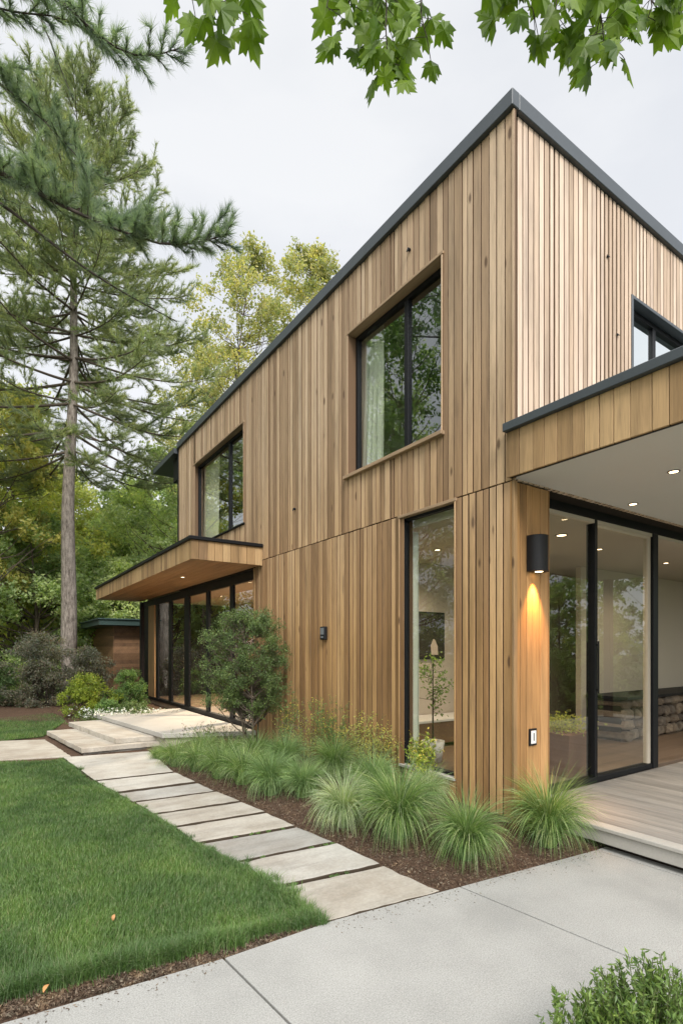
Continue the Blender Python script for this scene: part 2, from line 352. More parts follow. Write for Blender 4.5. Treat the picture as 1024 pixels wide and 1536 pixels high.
M['glass_door'] = glass('door glass', (.95,.95,.92), 1.5, .03)
def emit(name, c, s):
    m = bpy.data.materials.new(name); m.use_nodes = True; n = m.node_tree.nodes; n.remove(n['Principled BSDF'])
    e = n.new('ShaderNodeEmission'); e.inputs[0].default_value = (*c,1); e.inputs[1].default_value = s
    m.node_tree.links.new(e.outputs[0], n['Material Output'].inputs[0]); return m
M['bulb'] = emit('warm lamp', (1,.74,.42), 6)
# mulch, lawn soil, stone slab
m = M['mulch'] = mat('bark mulch', rough=.95, spec=.1); t = NT(m); ge = t.new('ShaderNodeNewGeometry'); p = ge.outputs['Position']
n1 = t.noise(p, 45, 6, .75); n2 = t.noise(p, 5, 5, .6); vo = t.new('ShaderNodeTexVoronoi'); vo.inputs['Scale'].default_value = 70; t.l.new(p, vo.inputs[0])
c = t.ramp(n1, [(.3,(.035,.022,.015)),(.5,(.085,.054,.037)),(.68,(.17,.115,.08))]); c = t.mix(1, c, t.ramp(n2,[(.3,g(.75)),(.7,g(1.25))]),'MULTIPLY')
c = t.mix(.35, c, t.ramp(vo.outputs['Color'], [(0,(.05,.03,.02)),(1,(.20,.125,.085))])); t.base(c); t.bump(n1, 1, .02)
M['chip'] = leafmat('bark chips', [(0.089, 0.058, 0.038), (0.053, 0.034, 0.023), (0.132, 0.092, 0.064), (0.202, 0.15, 0.106), (0.065, 0.044, 0.034), (0.269, 0.226, 0.166)], .9, 0.0, scale=9, spec=.1)
M['soil'] = speck('lawn soil', (.035,.05,.016), .4, 50, .95, .5, .01, .3, 2, .1)
M['wood_floor'] = speck('woodland floor', (.07,.085,.035), .4, 9, .95, .5, .05, .4, .4, .1)
def slabmat(name, base, stain, edge=False):
    m = mat(name, base, .8, spec=.3); t = NT(m); ge = t.new('ShaderNodeNewGeometry'); p = ge.outputs['Position']
    oi = t.new('ShaderNodeObjectInfo')
    n1 = t.noise(p, 2.3, 6, .65, (1,1,1)); n2 = t.noise(p, 42, 6, .7); n3 = t.noise(p, 5, 5, .7, (.35,1.6,1)); n4 = t.noise(p, 14, 6, .72)
    c = t.mix(t.ramp(n1, [(.36,g(0)),(.62,g(.75))]), base, stain)
    c = t.mix(1, c, t.ramp(oi.outputs['Random'], [(0,(.78,.78,.78)),(.3,(1.12,1.10,1.06)),(.6,(.92,.88,.82)),(.8,(1.05,1.02,.97)),(1,(1.16,1.15,1.13))]), 'MULTIPLY')
    c = t.mix(1, c, t.ramp(n2,[(.3,g(.86)),(.7,g(1.1))]), 'MULTIPLY'); c = t.mix(1, c, t.ramp(n3,[(.3,g(.80)),(.5,g(1.0)),(.7,g(1.08))]), 'MULTIPLY')
    c = t.mix(t.ramp(n4, [(.62,g(0)),(.78,g(.45))]), c, (.24,.18,.12))
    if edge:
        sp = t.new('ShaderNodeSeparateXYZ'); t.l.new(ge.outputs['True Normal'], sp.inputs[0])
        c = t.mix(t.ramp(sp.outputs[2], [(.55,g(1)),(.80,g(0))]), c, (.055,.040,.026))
    t.base(c); t.bump(n4, .35, .006); return m
M['slab_path'] = None
M['slab'] = slabmat('weathered stone slab', (.43,.405,.36), (.30,.26,.215))
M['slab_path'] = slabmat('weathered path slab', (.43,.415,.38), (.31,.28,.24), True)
m = M['stone'] = mat('rubble stone', rough=.85); t = NT(m); ge = t.new('ShaderNodeNewGeometry'); n1 = t.noise(ge.outputs['Position'], 12, 6, .7)
c = t.mix(1, t.ramp(ge.outputs['Random Per Island'], [(0,(.14,.10,.07)),(.4,(.30,.23,.16)),(.7,(.11,.085,.065)),(1,(.38,.31,.23))]), t.ramp(n1,[(.3,g(.6)),(.7,g(1.25))]), 'MULTIPLY'); t.base(c); t.bump(n1, .8, .02)

# ------------------------------------------------------------------ ground
rng = np.random.default_rng(7)
PR0 = np.array(P2(662,1336)); PR1 = np.array(P2(225,1126))        # right edge of the slab path
PV0 = np.array(P2(500,1380)); PV1 = np.array(P2(915,1268))        # far edge of the pavement
def side(X, Y, a, b):
    d = (b-a)/np.linalg.norm(b-a); return (X-a[0])*(-d[1])+(Y-a[1])*d[0]
def sm(x, a, b): t_ = np.clip((x-a)/(b-a),0,1); return t_*t_*(3-2*t_)
def wob(X, Y): return .012*np.sin(3.1*X+1.7*Y)+.010*np.sin(7.3*X-4.9*Y+1)+.006*np.sin(17*X+13*Y)
def gz(X, Y):
    X = np.asarray(X, float); Y = np.asarray(Y, float)
    db = -side(X, Y, PR0, PR1); dp = side(X, Y, PV0, PV1)
    bed = sm(db, .0, .9)*sm(dp, 0.0, .7)*sm(X, 3, .9)
    far = sm(Y, 9.5, 15)*sm(X, 1, -2)*.10
    return -.358 + bed*(.15+wob(X,Y)) + far + .02*sm(db,-.02,.05)*sm(dp,-.02,.06)*sm(X,2,.6)
def grid(name, x0, x1, y0, y1, st, mt, zf, hole=None):
    xs = np.linspace(x0,x1,int((x1-x0)/st)+1); ys = np.linspace(y0,y1,int((y1-y0)/st)+1)
    X, Y = np.meshgrid(xs, ys, indexing='ij'); V = np.stack([X, Y, zf(X,Y)], -1).reshape(-1,3); n = len(ys)
    i = np.arange(len(xs)-1)[:,None]; j = np.arange(n-1)[None,:]
    f = np.stack([i*n+j,(i+1)*n+j,(i+1)*n+j+1,i*n+j+1],-1).reshape(-1,4)
    mb = MB().add(V, f); return mb.build(name, mt, smooth=True)
tag(grid('planting_bed', -9, 2.2, -3.6, 16.4, .06, M['mulch'], gz), kind='structure')
def fz(X,Y): return -.47 + 0*X + .35*np.sin(X*.09+1)*sm(np.hypot(X,Y),25,70)
tag(grid('ground', -150, 150, -100, 220, 4, M['wood_floor'], fz), kind='structure')

# pavement panels with saw-cut joints
a0 = PV0 + (PV0-PV1)*1.9; L1 = np.array(P2(335,1437)); L2 = np.array(P2(435,1536)); L2 = L1+(L2-L1)*4.2
K1 = np.array(P2(689,1330)); K2 = np.array(P2(977,1450)); K2 = K1+(K2-K1)*4.2
E1 = np.array(P2(918,1266)); E2 = E1+(np.array(P2(1024,1291))-E1)*5
a0 = L1 + (np.array(P2(10,1532))-L1)*3.2
J1 = np.array(P2(922,1290)); J1b = np.array(P2(1024,1322))
far_mid = np.array(P2(500,1380))
J3a = np.array(P2(893,1275)); J3b = J3a + (J1b-J1)/np.linalg.norm(J1b-J1)*6
pan = [[a0, L1, L2, a0+(L2-L1)], [L1, far_mid, K1, K2, L2], [K1, J3a, J3b, K2], [J3a, E1, E2, J3b]]
mb = MB()
for k_, pl in enumerate(pan):
    q = inset([tuple(p) for p in pl], .0065); mb.prism(q, -.45, GZ-.003)
    qi = inset(q, .003); n = len(q)
    mb.add([(x,y,GZ-.003) for x,y in q]+[(x,y,GZ) for x,y in qi], [(i,(i+1)%n,n+(i+1)%n,n+i) for i in range(n)], [list(range(n,2*n))])
tag(mb.build('pavement', M['concrete']), kind='structure')

# stone slabs of the path
def slab(poly, ztop, zbot, label, mt='slab', name='stone_slab', cat='stone slab', group='stone slabs laid across the path', jag=.006, ch=.012):
    c = np.mean(poly, axis=0); pts = []
    n = len(poly)
    for i in range(n):
        p = np.array(poly[i]); q = np.array(poly[(i+1)%n]); L = np.linalg.norm(q-p); m_ = max(2, int(L/.09))
        for k in range(m_): 
            s = p+(q-p)*k/m_; 
            if k: s = s + rng.normal(0, jag, 2)
            pts.append(s)
    pts = np.array(pts)
    if sum(pts[i][0]*pts[(i+1)%len(pts)][1]-pts[(i+1)%len(pts)][0]*pts[i][1] for i in range(len(pts))) < 0: pts = pts[::-1]
    v0 = pts-c; sc = 1-ch/np.maximum(np.linalg.norm(v0,axis=1),.1); v1 = v0*sc[:,None]; n = len(pts); v2 = v0*(1-ch*.3/np.maximum(np.linalg.norm(v0,axis=1),.1))[:,None]
    V = [(x,y,zbot-ztop) for x,y in v0]+[(x,y,-ch*.8) for x,y in v0]+[(x,y,-ch*.25) for x,y in v2]+[(x,y,0) for x,y in v1]
    fs = [(r*n+i,r*n+(i+1)%n,(r+1)*n+(i+1)%n,(r+1)*n+i) for r in range(3) for i in range(n)]
    mb = MB().add(V, fs, [list(range(3*n,4*n))])
    o = mb.build(name, M[mt]); o.location = (c[0],c[1],ztop); return tag(o, label, cat, group)
SL = [((495,1381),(662,1337),(576,1299),(434,1329),'grey weathered path slab nearest the concrete pavement'),
 ((430,1325),(571,1296),(506,1265),(372,1291),'second path slab from the pavement, pale with fine cracks'),
 ((367,1288),(501,1262),(446,1240),(312,1263),'third path slab from the pavement, with mossy front joint'),
 ((307,1260),(443,1238),(401,1219),(277,1238),'fourth path slab from the pavement, tan surface'),
 ((273,1235.5),(398,1217),(363,1203),(247,1219),'fifth path slab from the pavement, greyish narrow strip'),
 ((243,1216.5),(360,1201.5),(326,1187.5),(217,1201),'sixth path slab from the pavement, pale narrow strip'),
 ((213,1198.5),(322,1186),(298,1174.5),(190,1187),'seventh path slab from the pavement, pale narrow strip'),
 ((186,1184.5),(294,1172.5),(264,1159),(158,1169),'eighth path slab from the pavement, streaked with dark stains'),
 ((155,1167),(261,1157.5),(224,1127),(108,1133),'large brown path slab at the foot of the steps')]
for a,b,c_,d,lab in SL:
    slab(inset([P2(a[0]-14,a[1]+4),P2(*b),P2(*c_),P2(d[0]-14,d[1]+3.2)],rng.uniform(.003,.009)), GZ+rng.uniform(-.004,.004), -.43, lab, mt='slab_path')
slab([P2(106,1133.5),P2(68,1109),P2(-160,1116),P2(-190,1150)], GZ-.005, -.43, 'wide cracked pale slab on the left of the steps, between two lawns')
# steps and terrace
def V2(px, py, z): return P2(px, py, z)
slab([(-2.72,6.5),(-3.0,9.0),(-1.9,9.0),(-1.40,6.45)], -.235, -.315, 'lowest stone step of the entrance, broad and pale', name='stone_step', cat='step', group='steps up to the entrance terrace')
slab([(-2.16,6.62),(-2.55,9.45),(-1.7,9.45),(-1.3,6.58)], -.145, -.23, 'upper stone step directly below the entrance terrace', name='stone_step', cat='step', group='steps up to the entrance terrace')
st_ = [o_ for o_ in col.objects if o_.name.startswith('stone_step')]
st_.sort(key=lambda o_: o_.location.z)
MB().prism([(x-st_[0].location.x,y-st_[0].location.y) for x,y in inset([(-2.72,6.5),(-3.0,9.0),(-1.9,9.0),(-1.40,6.45)],.05)], -.2, -.081).build('base', M['slab'], st_[0])
o = slab([(-1.50,6.15),(-1.98,9.95),(-.02,9.95),(-.02,5.52)], -.05, -.13, None, mt='terrace', name='terrace', cat=None, group=None, jag=.002)
o['kind'] = 'structure'
tb_ = MB().prism(inset([(-1.50,6.15),(-1.98,9.95),(-.02,9.95),(-.02,5.52)],.07), -.46, -.131).build('terrace_base', M['slab']); tag(tb_, kind='structure')
for k_ in ('label','category','group'):
    if k_ in o: del o[k_]

# ------------------------------------------------------------------ house
HP = Vector((0,0,0))
house = thing('house', (0,0,0), 'two storey modern house clad in vertical cedar boards with dark metal roof edge', 'house')
H = 6.44
def cut(r, holes):
    """rectangles of r=(a0,a1,z0,z1) left after removing holes"""
    a0_,a1_,z0_,z1_ = r; A = sorted({a0_,a1_,*[v for h in holes for v in h[:2] if a0_<v<a1_]}); out = []
    for i in range(len(A)-1):
        m_ = (A[i]+A[i+1])/2; zs = [(z0_,z1_)]
        for h in holes:
            if h[0] < m_ < h[1]:
                nz_ = []
                for p,q in zs:
                    if h[3]<=p or h[2]>=q: nz_.append((p,q)); continue
                    if h[2]>p: nz_.append((p,h[2]))
                    if h[3]<q: nz_.append((h[3],q))
                zs = nz_
        out += [(A[i],A[i+1],p,q) for p,q in zs]
    return out
def boards(mb, face, pos, a0_, a1_, z0_, z1_, holes, wmin, wmax, gap, th, R, jit=.004, every=0):
    """vertical boards on plane face=pos ('x' looks to -x, 'y' looks to -y); front of boards near pos"""
    for (p,q,za,zb) in cut((a0_,a1_,z0_,z1_), holes):
        pass
    A = sorted({a0_,a1_,*[v for h in holes for v in h[:2] if a0_<v<a1_]})
    for i in range(len(A)-1):
        L = A[i+1]-A[i]; n = max(1, round(L/((wmin+wmax)/2))); ws = np.array([R.uniform(wmin,wmax) for _ in range(n)]); ws *= L/ws.sum(); a = A[i]
        for wd in ws:
            g_ = gap*(2.0 if R.random()<.24 else 1); f = pos + R.uniform(0, jit)
            for (p,q,za,zb) in cut((a, a+wd, z0_, z1_), [h for h in holes if h[0]<a+wd/2<h[1]]):
                if face=='x': mb.cbox(f, pos+th, a+g_/2, a+wd-g_/2, za, zb, .0025)
                else: mb.cbox(a+g_/2, a+wd-g_/2, f, pos+th, za, zb, .0025)
            a += wd
RR = random.Random(3)
W1 = (.90, 2.67, 3.74, 5.66); W2 = (6.10, 8.95, 3.79, 5.70); W3 = (.71, 1.60, .05, 2.965); DG = (5.60, 13.8, -.05, 2.88)
BELT = 2.985; YE = 10.1
mb = MB(); boards(mb, 'x', 0, -.002, YE, BELT+.006, H, [W1, W2], .064, .112, .0110, .022, RR, .009); mb.build('upper_wall', M['cedar'], house)
mb = MB(); boards(mb, 'x', 0, -.004, 5.60, -.3, BELT-.006, [W3], .064, .112, .0110, .022, RR, .009); mb.build('lower_wall', M['cedar'], house)
# dark membrane behind the boards and the wall itself
mb = MB()
for (p,q,za,zb) in cut((.03,YE,-.45,H), [W1,W2,W3,(5.60,YE,-.05,2.88)]): mb.box(.024,.20,p,q,za,zb)
mb.build('wall_core', M['dark_backing'], house)
WR = (2.17, 4.6, 3.8, 5.50)
mb = MB(); boards(mb, 'y', 0, .0, 9, 3.0, H, [WR], .080, .086, .015, .040, RR, .002); mb.build('side_wall', M['cedar_pale'], house)
mb = MB()
for (p,q,za,zb) in cut((.20,9,3.0,H), [WR]): mb.box(p,q,.0405,.20,za,zb)
mb.build('side_wall_core', M['dark_backing'], house)
# corner board, end trim
MB().cbox(-.004,.03,-.030,-.003,3.0,H,.003).build('corner_board', M['cedar'], house)
MB().cbox(-.004,.045,-.032,-.005,-.42,2.98,.003).build('corner_board', M['cedar_warm'], house)
MB().box(-.012,.05,YE,YE+.05,2.9,H).build('end_trim', M['black'], house)
# corner pillar beside the porch doors
mb = MB(); boards(mb, 'y', -.002, .0, .56, -.42, 2.98, [], .09, .15, .004, .022, RR, .004)
mb.cbox(.56,.58,-.002,.33,-.42,2.98,.003)
mb.build('pillar', M['cedar_pillar'], house)
MB().box(.201,.555,.024,.33,-.42,2.98).build('pillar_core', M['dark_backing'], house)
# roof
rf = MB().box(.02,8.95,.02,YE-.02,H,6.56).build('roof', M['metal'], house)
mb = MB(); mb.cbox(-.045,.06,-.045,YE+.03,H+.003,6.598,.006); mb.build('coping', M['metal'], rf)
mb = MB(); mb.cbox(.061,9.0,-.045,.06,H+.003,6.598,.006); mb.build('coping', M['metal'], rf)
MB().prism([(-.10,YE+.06),(-.10,12.1),(4,12.1),(4,YE+.06)], 6.34, 6.47).build('eave', M['metal'], rf)
MB().cbox(.05,.35,YE+.25,YE+.6,5.75,6.33,.01).build('eave_bracket', M['black'], rf)
# far wall of the upper storey, back wall
MB().box(.20,8.9,YE-.2,YE-.002,2.9,H).build('end_wall', M['dark_backing'], house)
MB().box(8.75,8.9,.2,YE-.2,-.4,H-.002).build('back_wall', M['plaster'], house)
# floors / ceilings
MB().box(.20,8.74,.205,5.2,2.86,2.975).build('ceiling', M['plaster'], house)
MB().box(.20,8.74,5.21,13.9,2.89,2.99).build('ceiling', M['greige'], house)
MB().box(.58,8.74,.30,3.4,-.42,-.131).build('floor', M['floor_wood'], house)
MB().box(.20,.579,.335,3.4,-.42,-.131).build('floor', M['floor_wood'], house)
MB().box(.06,8.74,5.61,13.9,-.42,-.065).build('floor', M['floor_wood'], house)
MB().box(.21,8.74,3.4,3.52,-.42,2.855).build('room_wall', M['plaster'], house)
MB().box(.21,8.74,5.22,5.34,-.42,2.885).build('room_wall', M['greige'], house)
MB().box(2.9,3.0,5.36,13.9,-.06,2.885).build('room_wall', M['joinery'], house)
MB().box(.0,8.74,13.9,14.05,-.42,2.88).build('room_wall', M['black'], house)
mb = MB()
for (p,q,za,zb) in cut((.21,5.2,-.13,2.855), [W3]): mb.box(.203,.215,p,q,za,zb)
mb.build('interior_lining', M['plaster'], house)
mb = MB()
for (p,q,za,zb) in cut((.22,YE-.22,2.99,H-.01), [W1,W2]): mb.box(.203,.215,p,q,za,zb)
mb.build('interior_lining', M['greige'], house)
MB().box(3.2,3.3,.25,YE-.25,2.99,H-.05).build('room_wall', M['greige'], house)
MB().box(.22,3.19,4.3,4.4,2.99,H-.05).build('room_wall', M['greige'], house)
# plain dado walls and a partition with the opening towards the stone hearth
MB().box(4.55,8.7,2.1,2.2,-.13,2.855).build('room_wall', M['plaster'], house)
MB().box(3.05,3.35,1.9,2.2,-.13,2.855).build('interior_column', M['plaster'], house)
# roof of the one storey part
MB().box(.0,8.9,YE+.07,14.1,3.0,3.2).build('low_roof', M['green_metal'], house)

def frame_x(parent, x0, x1, y0, y1, z0, z1, t_, mts, name='frame'):
    mb = MB(); mb.cbox(x0,x1,y0,y1,z1-t_,z1,.003); mb.cbox(x0,x1,y0,y1,z0,z0+t_,.003)
    mb.cbox(x0,x1,y0,y0+t_,z0+t_,z1-t_,.003); mb.cbox(x0,x1,y1-t_,y1,z0+t_,z1-t_,.003)
    for m_ in mts: mb.cbox(x0-.004,x1+.004,m_-.035,m_+.035,z0+t_,z1-t_,.003)
    return mb.build(name, M['black'], parent)
def window_x(W, mull, gl, rec=.12, sill='wood', ft=.055):
    y0,y1,z0,z1 = W
    e = bpy.data.objects.new('window', None); col.objects.link(e); e.parent = house
    frame_x(e, rec, rec+.07, y0+.012, y1-.012, z0+.012, z1-.0125, ft, mull)
    ys = [y0+.012+ft]+[m_ for m_ in mull]+[y1-.012-ft]
    for i in range(len(ys)-1):
        MB().box(rec+.03,rec+.038, ys[i]+(.035 if i else 0), ys[i+1]-(.035 if i<len(ys)-2 else 0), z0+.012+ft, z1-.0125-ft).build('pane', M[gl], e)
    mb = MB()
    MB().cbox(-.012,.2,y0-.012,y0+.010,z0,z1-.0125,.003).build('jamb', M['cedar'], e); MB().cbox(-.012,.2,y1-.010,y1+.012,z0,z1-.0125,.003).build('jamb', M['cedar'], e)
    MB().cbox(-.016,.2,y0-.02,y1+.02,z1-.012,z1+.022,.003).build('head', M['cedar_trim'], e)
    if sill == 'wood': MB().cbox(-.05,.13,y0-.03,y1+.06,z0-.035,z0+.009,.004).build('sill', M['cedar_trim'], e)
    elif sill == 'black': MB().cbox(-.03,.13,y0-.03,y1+.03,z0-.022,z0+.009,.004).build('sill', M['black'], e)
    else: MB().cbox(-.02,.13,y0-.0,y1,z0-.022,z0+.009,.004).build('sill', M['terrace'], e)
    return e
window_x(W1, [1.62], 'glass_upper'); window_x(W2, [7.05], 'glass_upper', .10, 'black'); window_x(W3, [], 'glass', .05, 'none', .03)
# side upper window
e = bpy.data.objects.new('window', None); col.objects.link(e); e.parent = house
mb = MB(); y0,y1 = .10,.17; x0,x1,z0,z1 = WR[0]+.012,WR[1]-.012,WR[2]+.012,WR[3]-.012
for b in ((x0,x1,z1-.06,z1),(x0,x1,z0,z0+.06),(x0,x0+.05,z0+.06,z1-.06),(x1-.05,x1,z0+.06,z1-.06),(2.86,2.93,z0+.06,z1-.06)): mb.cbox(b[0],b[1],y0,y1,b[2],b[3],.003)
mb.build('frame', M['black'], e)
for a,b in ((x0+.05,2.86),(2.93,x1-.05)): MB().box(a,b,y0+.03,y0+.038,z0+.06,z1-.06).build('pane', M['glass_side'], e)
mb = MB(); mb.cbox(WR[0]-.03,WR[0]+.01,-.012,.2,WR[2],WR[3]+.03,.003); mb.cbox(WR[0]+.01,WR[1],-.010,.2,WR[3]-.01,WR[3]+.03,.003); mb.build('reveal', M['metal'], e)

# entrance glazing wall
e = bpy.data.objects.new('entrance_glazing', None); col.objects.link(e); e.parent = house
def ycol(c): D = F/(F/4.953*(c+28)/795); return (D-4.953)/.8275
mb = MB(); mb.cbox(.06,.14,5.62,13.78,2.70,2.878,.004); mb.cbox(.03,.14,5.62,13.78,-.05,.03,.004)
EM = [(379,384),(339,345.6),(304,309.5),(271,280),(248.5,254),(229.5,234),(212,221)]
for a,b in EM: mb.cbox(.055,.105,ycol(a)+(ycol(b)-ycol(a))*.25,ycol(a)+(ycol(b)-ycol(a))*.98 if b>220 else ycol(a),.03,2.70,.004)
mb.build('frame', M['black'], e)
for i in range(5):
    MB().box(.08,.088,ycol(EM[i][0]),ycol(EM[i+1][1]),.03,2.70).build('pane', M['glass'], e)
MB().cbox(.03,.13,ycol(229.5),ycol(221),.03,2.70,.003).build('timber_panel', M['cedar_warm'], e)
MB().cbox(-.02,.03,5.60,5.64,-.05,2.88,.003).build('jamb', M['cedar_warm'], e)

# entrance canopy
e = bpy.data.objects.new('entrance_canopy', None); col.objects.link(e); e.parent = house
cx0, cy0, cy1, cz0, cz1 = -1.27, 5.30, 13.95, 2.885, 3.20
mb = MB(); RR2 = random.Random(5); boards(mb, 'x', cx0, cy0+.024, cy1, cz0, cz1, [], .10,.13,.004,.022,RR2,.002); mb.build('side_fascia', M['cedar_warm'], e)
mb = MB(); boards(mb, 'y', cy0, cx0, -.002, cz0, cz1, [], .13,.165,.005,.022,RR2,.002); mb.build('front_fascia', M['cedar_warm'], e)
MB().box(cx0+.026,-.004,cy0+.026,cy1-.004,cz0+.05,cz1-.005).build('core', M['dark_backing'], e)
mb = MB(); a = cx0+.026
while a < -.01:
    mb.cbox(a+.001,min(a+.139,-.004),cy0+.026,cy1-.005,cz0+.012,cz0+.048,.002); a += .14
mb.build('soffit', M['cedar_soffit'], e)
mb = MB(); mb.cbox(cx0-.04,-.004,cy0-.04,cy1+.04,cz1+.001,cz1+.06,.006); mb.build('coping', M['black'], e)

# porch roof
e = bpy.data.objects.new('porch_roof', None); col.objects.link(e); e.parent = house
mb = MB(); boards(mb, 'x', -.055, -3.1, .02, 3.0, 3.42, [], .105,.16,.004,.024,RR2,.003); mb.build('side_fascia', M['cedar_warm'], e)
mb = MB(); boards(mb, 'y', -3.125, -.03, 8, 3.0, 3.42, [], .105,.16,.004,.024,RR2,.003); mb.build('front_fascia', M['cedar_warm'], e)
MB().box(-.028,8,-3.098,-.004,3.035,3.41).build('core', M['dark_backing'], e)
MB().box(-.028,8,-3.098,-.004,3.012,3.034).box(.03,8,-.0035,.33,3.012,3.034).build('soffit', M['white_paint'], e)
mb = MB(); mb.box(-.0275,.0,-3.09,.0,3.0,3.011); mb.build('shadow_bead', M['black'], e)
mb = MB(); mb.cbox(-.10,.02,-3.17,-.001+.03,3.421,3.50,.006); mb.cbox(.021,8,-3.17,-.03,3.421,3.485,.006); mb.build('coping', M['metal'], e)
mb = MB(); mb.cbox(4.9,5.05,-3.0,-2.85,-.45,3.01,.004); mb.build('post', M['black'], e)
mb = MB(); mb.cbox(7.7,7.85,-3.0,-2.85,-.45,3.01,.004); mb.build('post', M['black'], e)
# porch deck
e = bpy.data.objects.new('porch_deck', None); col.objects.link(e); e.parent = house
mb = MB(); a = .46
while a < 8.3:
    mb.cbox(a,a+.138,-3.2,.19,-.165,-.13,.002); a += .14
mb.build('deck_boards', M['deck'], e)
MB().cbox(.33,.456,-3.2,-.03,-.165,-.128,.006).build('nosing', M['terrace'], e)
MB().cbox(.35,8.2,-3.18,.0,-.275,-.168,.003).build('deck_edge', M['terrace'], e)
MB().box(.45,8.1,-3.1,.01,-.45,-.276).build('deck_base', M['dark_backing'], e)

# porch glass doors: plane y = .2
e = bpy.data.objects.new('glass_doors', None); col.objects.link(e); e.parent = house
mb = MB(); mb.cbox(.58,8.7,.20,.31,2.90,3.010,.004); mb.cbox(.58,3.06,.20,.31,-.13,-.065,.004)
mb.cbox(.581,.62,.20,.31,-.065,2.90,.004); mb.cbox(1.735,1.79,.20,.31,-.065,2.90,.004); mb.cbox(3.06,3.19,.19,.32,-.13,2.90,.004); mb.cbox(5.6,5.7,.20,.31,-.13,2.90,.004)
mb.build('frame', M['black'], e)
mb = MB(); mb.cbox(1.79,1.805,.225,.285,-.065,2.90,.002); mb.cbox(2.985,3.06,.225,.285,-.065,2.90,.003); mb.cbox(1.805,2.985,.225,.285,2.83,2.90,.003); mb.build('sash', M['greige'], e)
for a,b in ((.62,1.735),(1.805,2.985),(5.7,8.6)): MB().box(a,b,.245,.253,-.065,2.90).build('pane', M['glass_door'], e)
MB().cbox(1.755,1.767,.165,.183,.90,1.50,.003).cbox(1.755,1.767,.1835,.199,.93,.95,.001).cbox(1.755,1.767,.1835,.199,1.45,1.47,.001).build('handle', M['lampblack'], e)

# ------------------------------------------------------------------ lights that belong to fittings
def lamp(parent, kind, loc, energy, c=(1,.72,.42), size=.08, spot=R_(110), blend=.6):
    l = bpy.data.lights.new('lamp_light', kind); l.energy = energy; l.color = c
    if kind == 'SPOT': l.spot_size = spot; l.spot_blend = blend; l.shadow_soft_size = size
    else: l.shape = 'DISK'; l.size = size
    o = bpy.data.objects.new('lamp_light', l); col.objects.link(o); o.location = loc; o.parent = parent; return o
def downlight(loc, label, energy, grp, c=(1,.80,.58), s=1.0):
    t_ = thing('downlight', loc, label, 'downlight', grp)
    MB().lathe([(.052*s,.002),(.052*s,-.006),(.040*s,-.007),(.036*s,.002)], n=24).build('trim', M['grey_plastic'], t_, True)
    MB().lathe([(.0001,-.0035),(.037*s,-.0035)], n=20).build('bulb', M['bulb'], t_)
    lamp(t_, 'SPOT', (0,0,-.02), energy, c, .03, R_(150), 1); return t_
G1 = 'downlights in the white porch soffit'
downlight((1.07,-.93,3.010), 'round downlight in the white porch soffit, nearer the frame edge', 10, G1)
downlight((1.85,-.17,3.010), 'round downlight in the white porch soffit, just in front of the glass doors', 10, G1)
downlight((-.67,7.64,2.896), 'round downlight in the timber soffit over the entrance terrace', 10, None)
G2 = 'downlights in the living room ceiling'
downlight((2.0,.80,2.858), 'glowing ceiling light seen through the door pane beside the wall lamp', 42, G2, s=1.5)
downlight((3.3,1.05,2.858), 'small ceiling light seen through the second door pane', 42, G2)
downlight((5.4,1.1,2.858), 'ceiling light above the stone hearth', 42, G2)
downlight((1.4,2.4,2.858), 'ceiling light near the painting in the living room', 130, G2)
G3 = 'downlights in the entrance hall ceiling'
downlight((1.4,7.4,2.888), 'entrance hall ceiling light behind the nearer panes', 800, G3)
downlight((1.4,10.8,2.888), 'entrance hall ceiling light behind the farther panes', 800, G3)
# wall lamp
t_ = thing('wall_lamp', (.318,-.008,2.32), 'black half round downward wall lamp glowing on the cedar pillar', 'wall lamp')
mb = MB(); n = 24; rad = .105; ang = np.linspace(np.pi, 2*np.pi, n)
pr = [(rad*np.cos(a), -.035+rad*np.sin(a)) for a in ang]; pr = [(rad,0)]+[(x,y) for x,y in pr[::-1]]+[(-rad,0)]
mb.prism(pr, -.155, .165); mb.build('shade', M['lampblack'], t_)
pr2 = [(x*1.015,y*1.015) for x,y in pr]; MB().prism(pr2, -.17,-.156).build('rim', M['lampblack'], t_)
MB().prism(pr2, .166,.172).build('cap', M['lampblack'], t_)
MB().lathe([(.0001,-.1725),(.038,-.1725)], (0,-.06,0), 20).build('bulb', M['bulb'], t_)
lamp(t_, 'SPOT', (0,-.062,-.18), 120, (1,.46,.13), .02, R_(58), 1).rotation_euler = (R_(5),0,0)
# outlet
t_ = thing('power_outlet', (.30,-.004,.56), 'small white outlet in a black frame low on the cedar pillar', 'outlet')
MB().cbox(-.055,.055,-.016,0,-.082,.082,.004).build('surround', M['lampblack'], t_)
MB().cbox(-.038,.038,-.020,-.0165,-.062,.062,.001).build('plate', M['white_plastic'], t_)
MB().cbox(-.008,.012,-.023,-.0205,-.035,.040,.001).build('slot', M['grey_plastic'], t_)
# keypad
t_ = thing('door_intercom', (-.004,3.24,1.64), 'small black intercom box fixed to the middle of the cedar wall', 'intercom')
MB().cbox(-.05,0,-.065,.065,-.095,.095,.008).build('casing', M['lampblack'], t_)
MB().cbox(-.054,-.0505,-.045,.045,-.02,.075,.001).build('screen', M['grey_plastic'], t_)
MB().cbox(-.055,-.0505,-.03,.03,-.07,-.045,.001).build('button', M['grey_plastic'], t_)
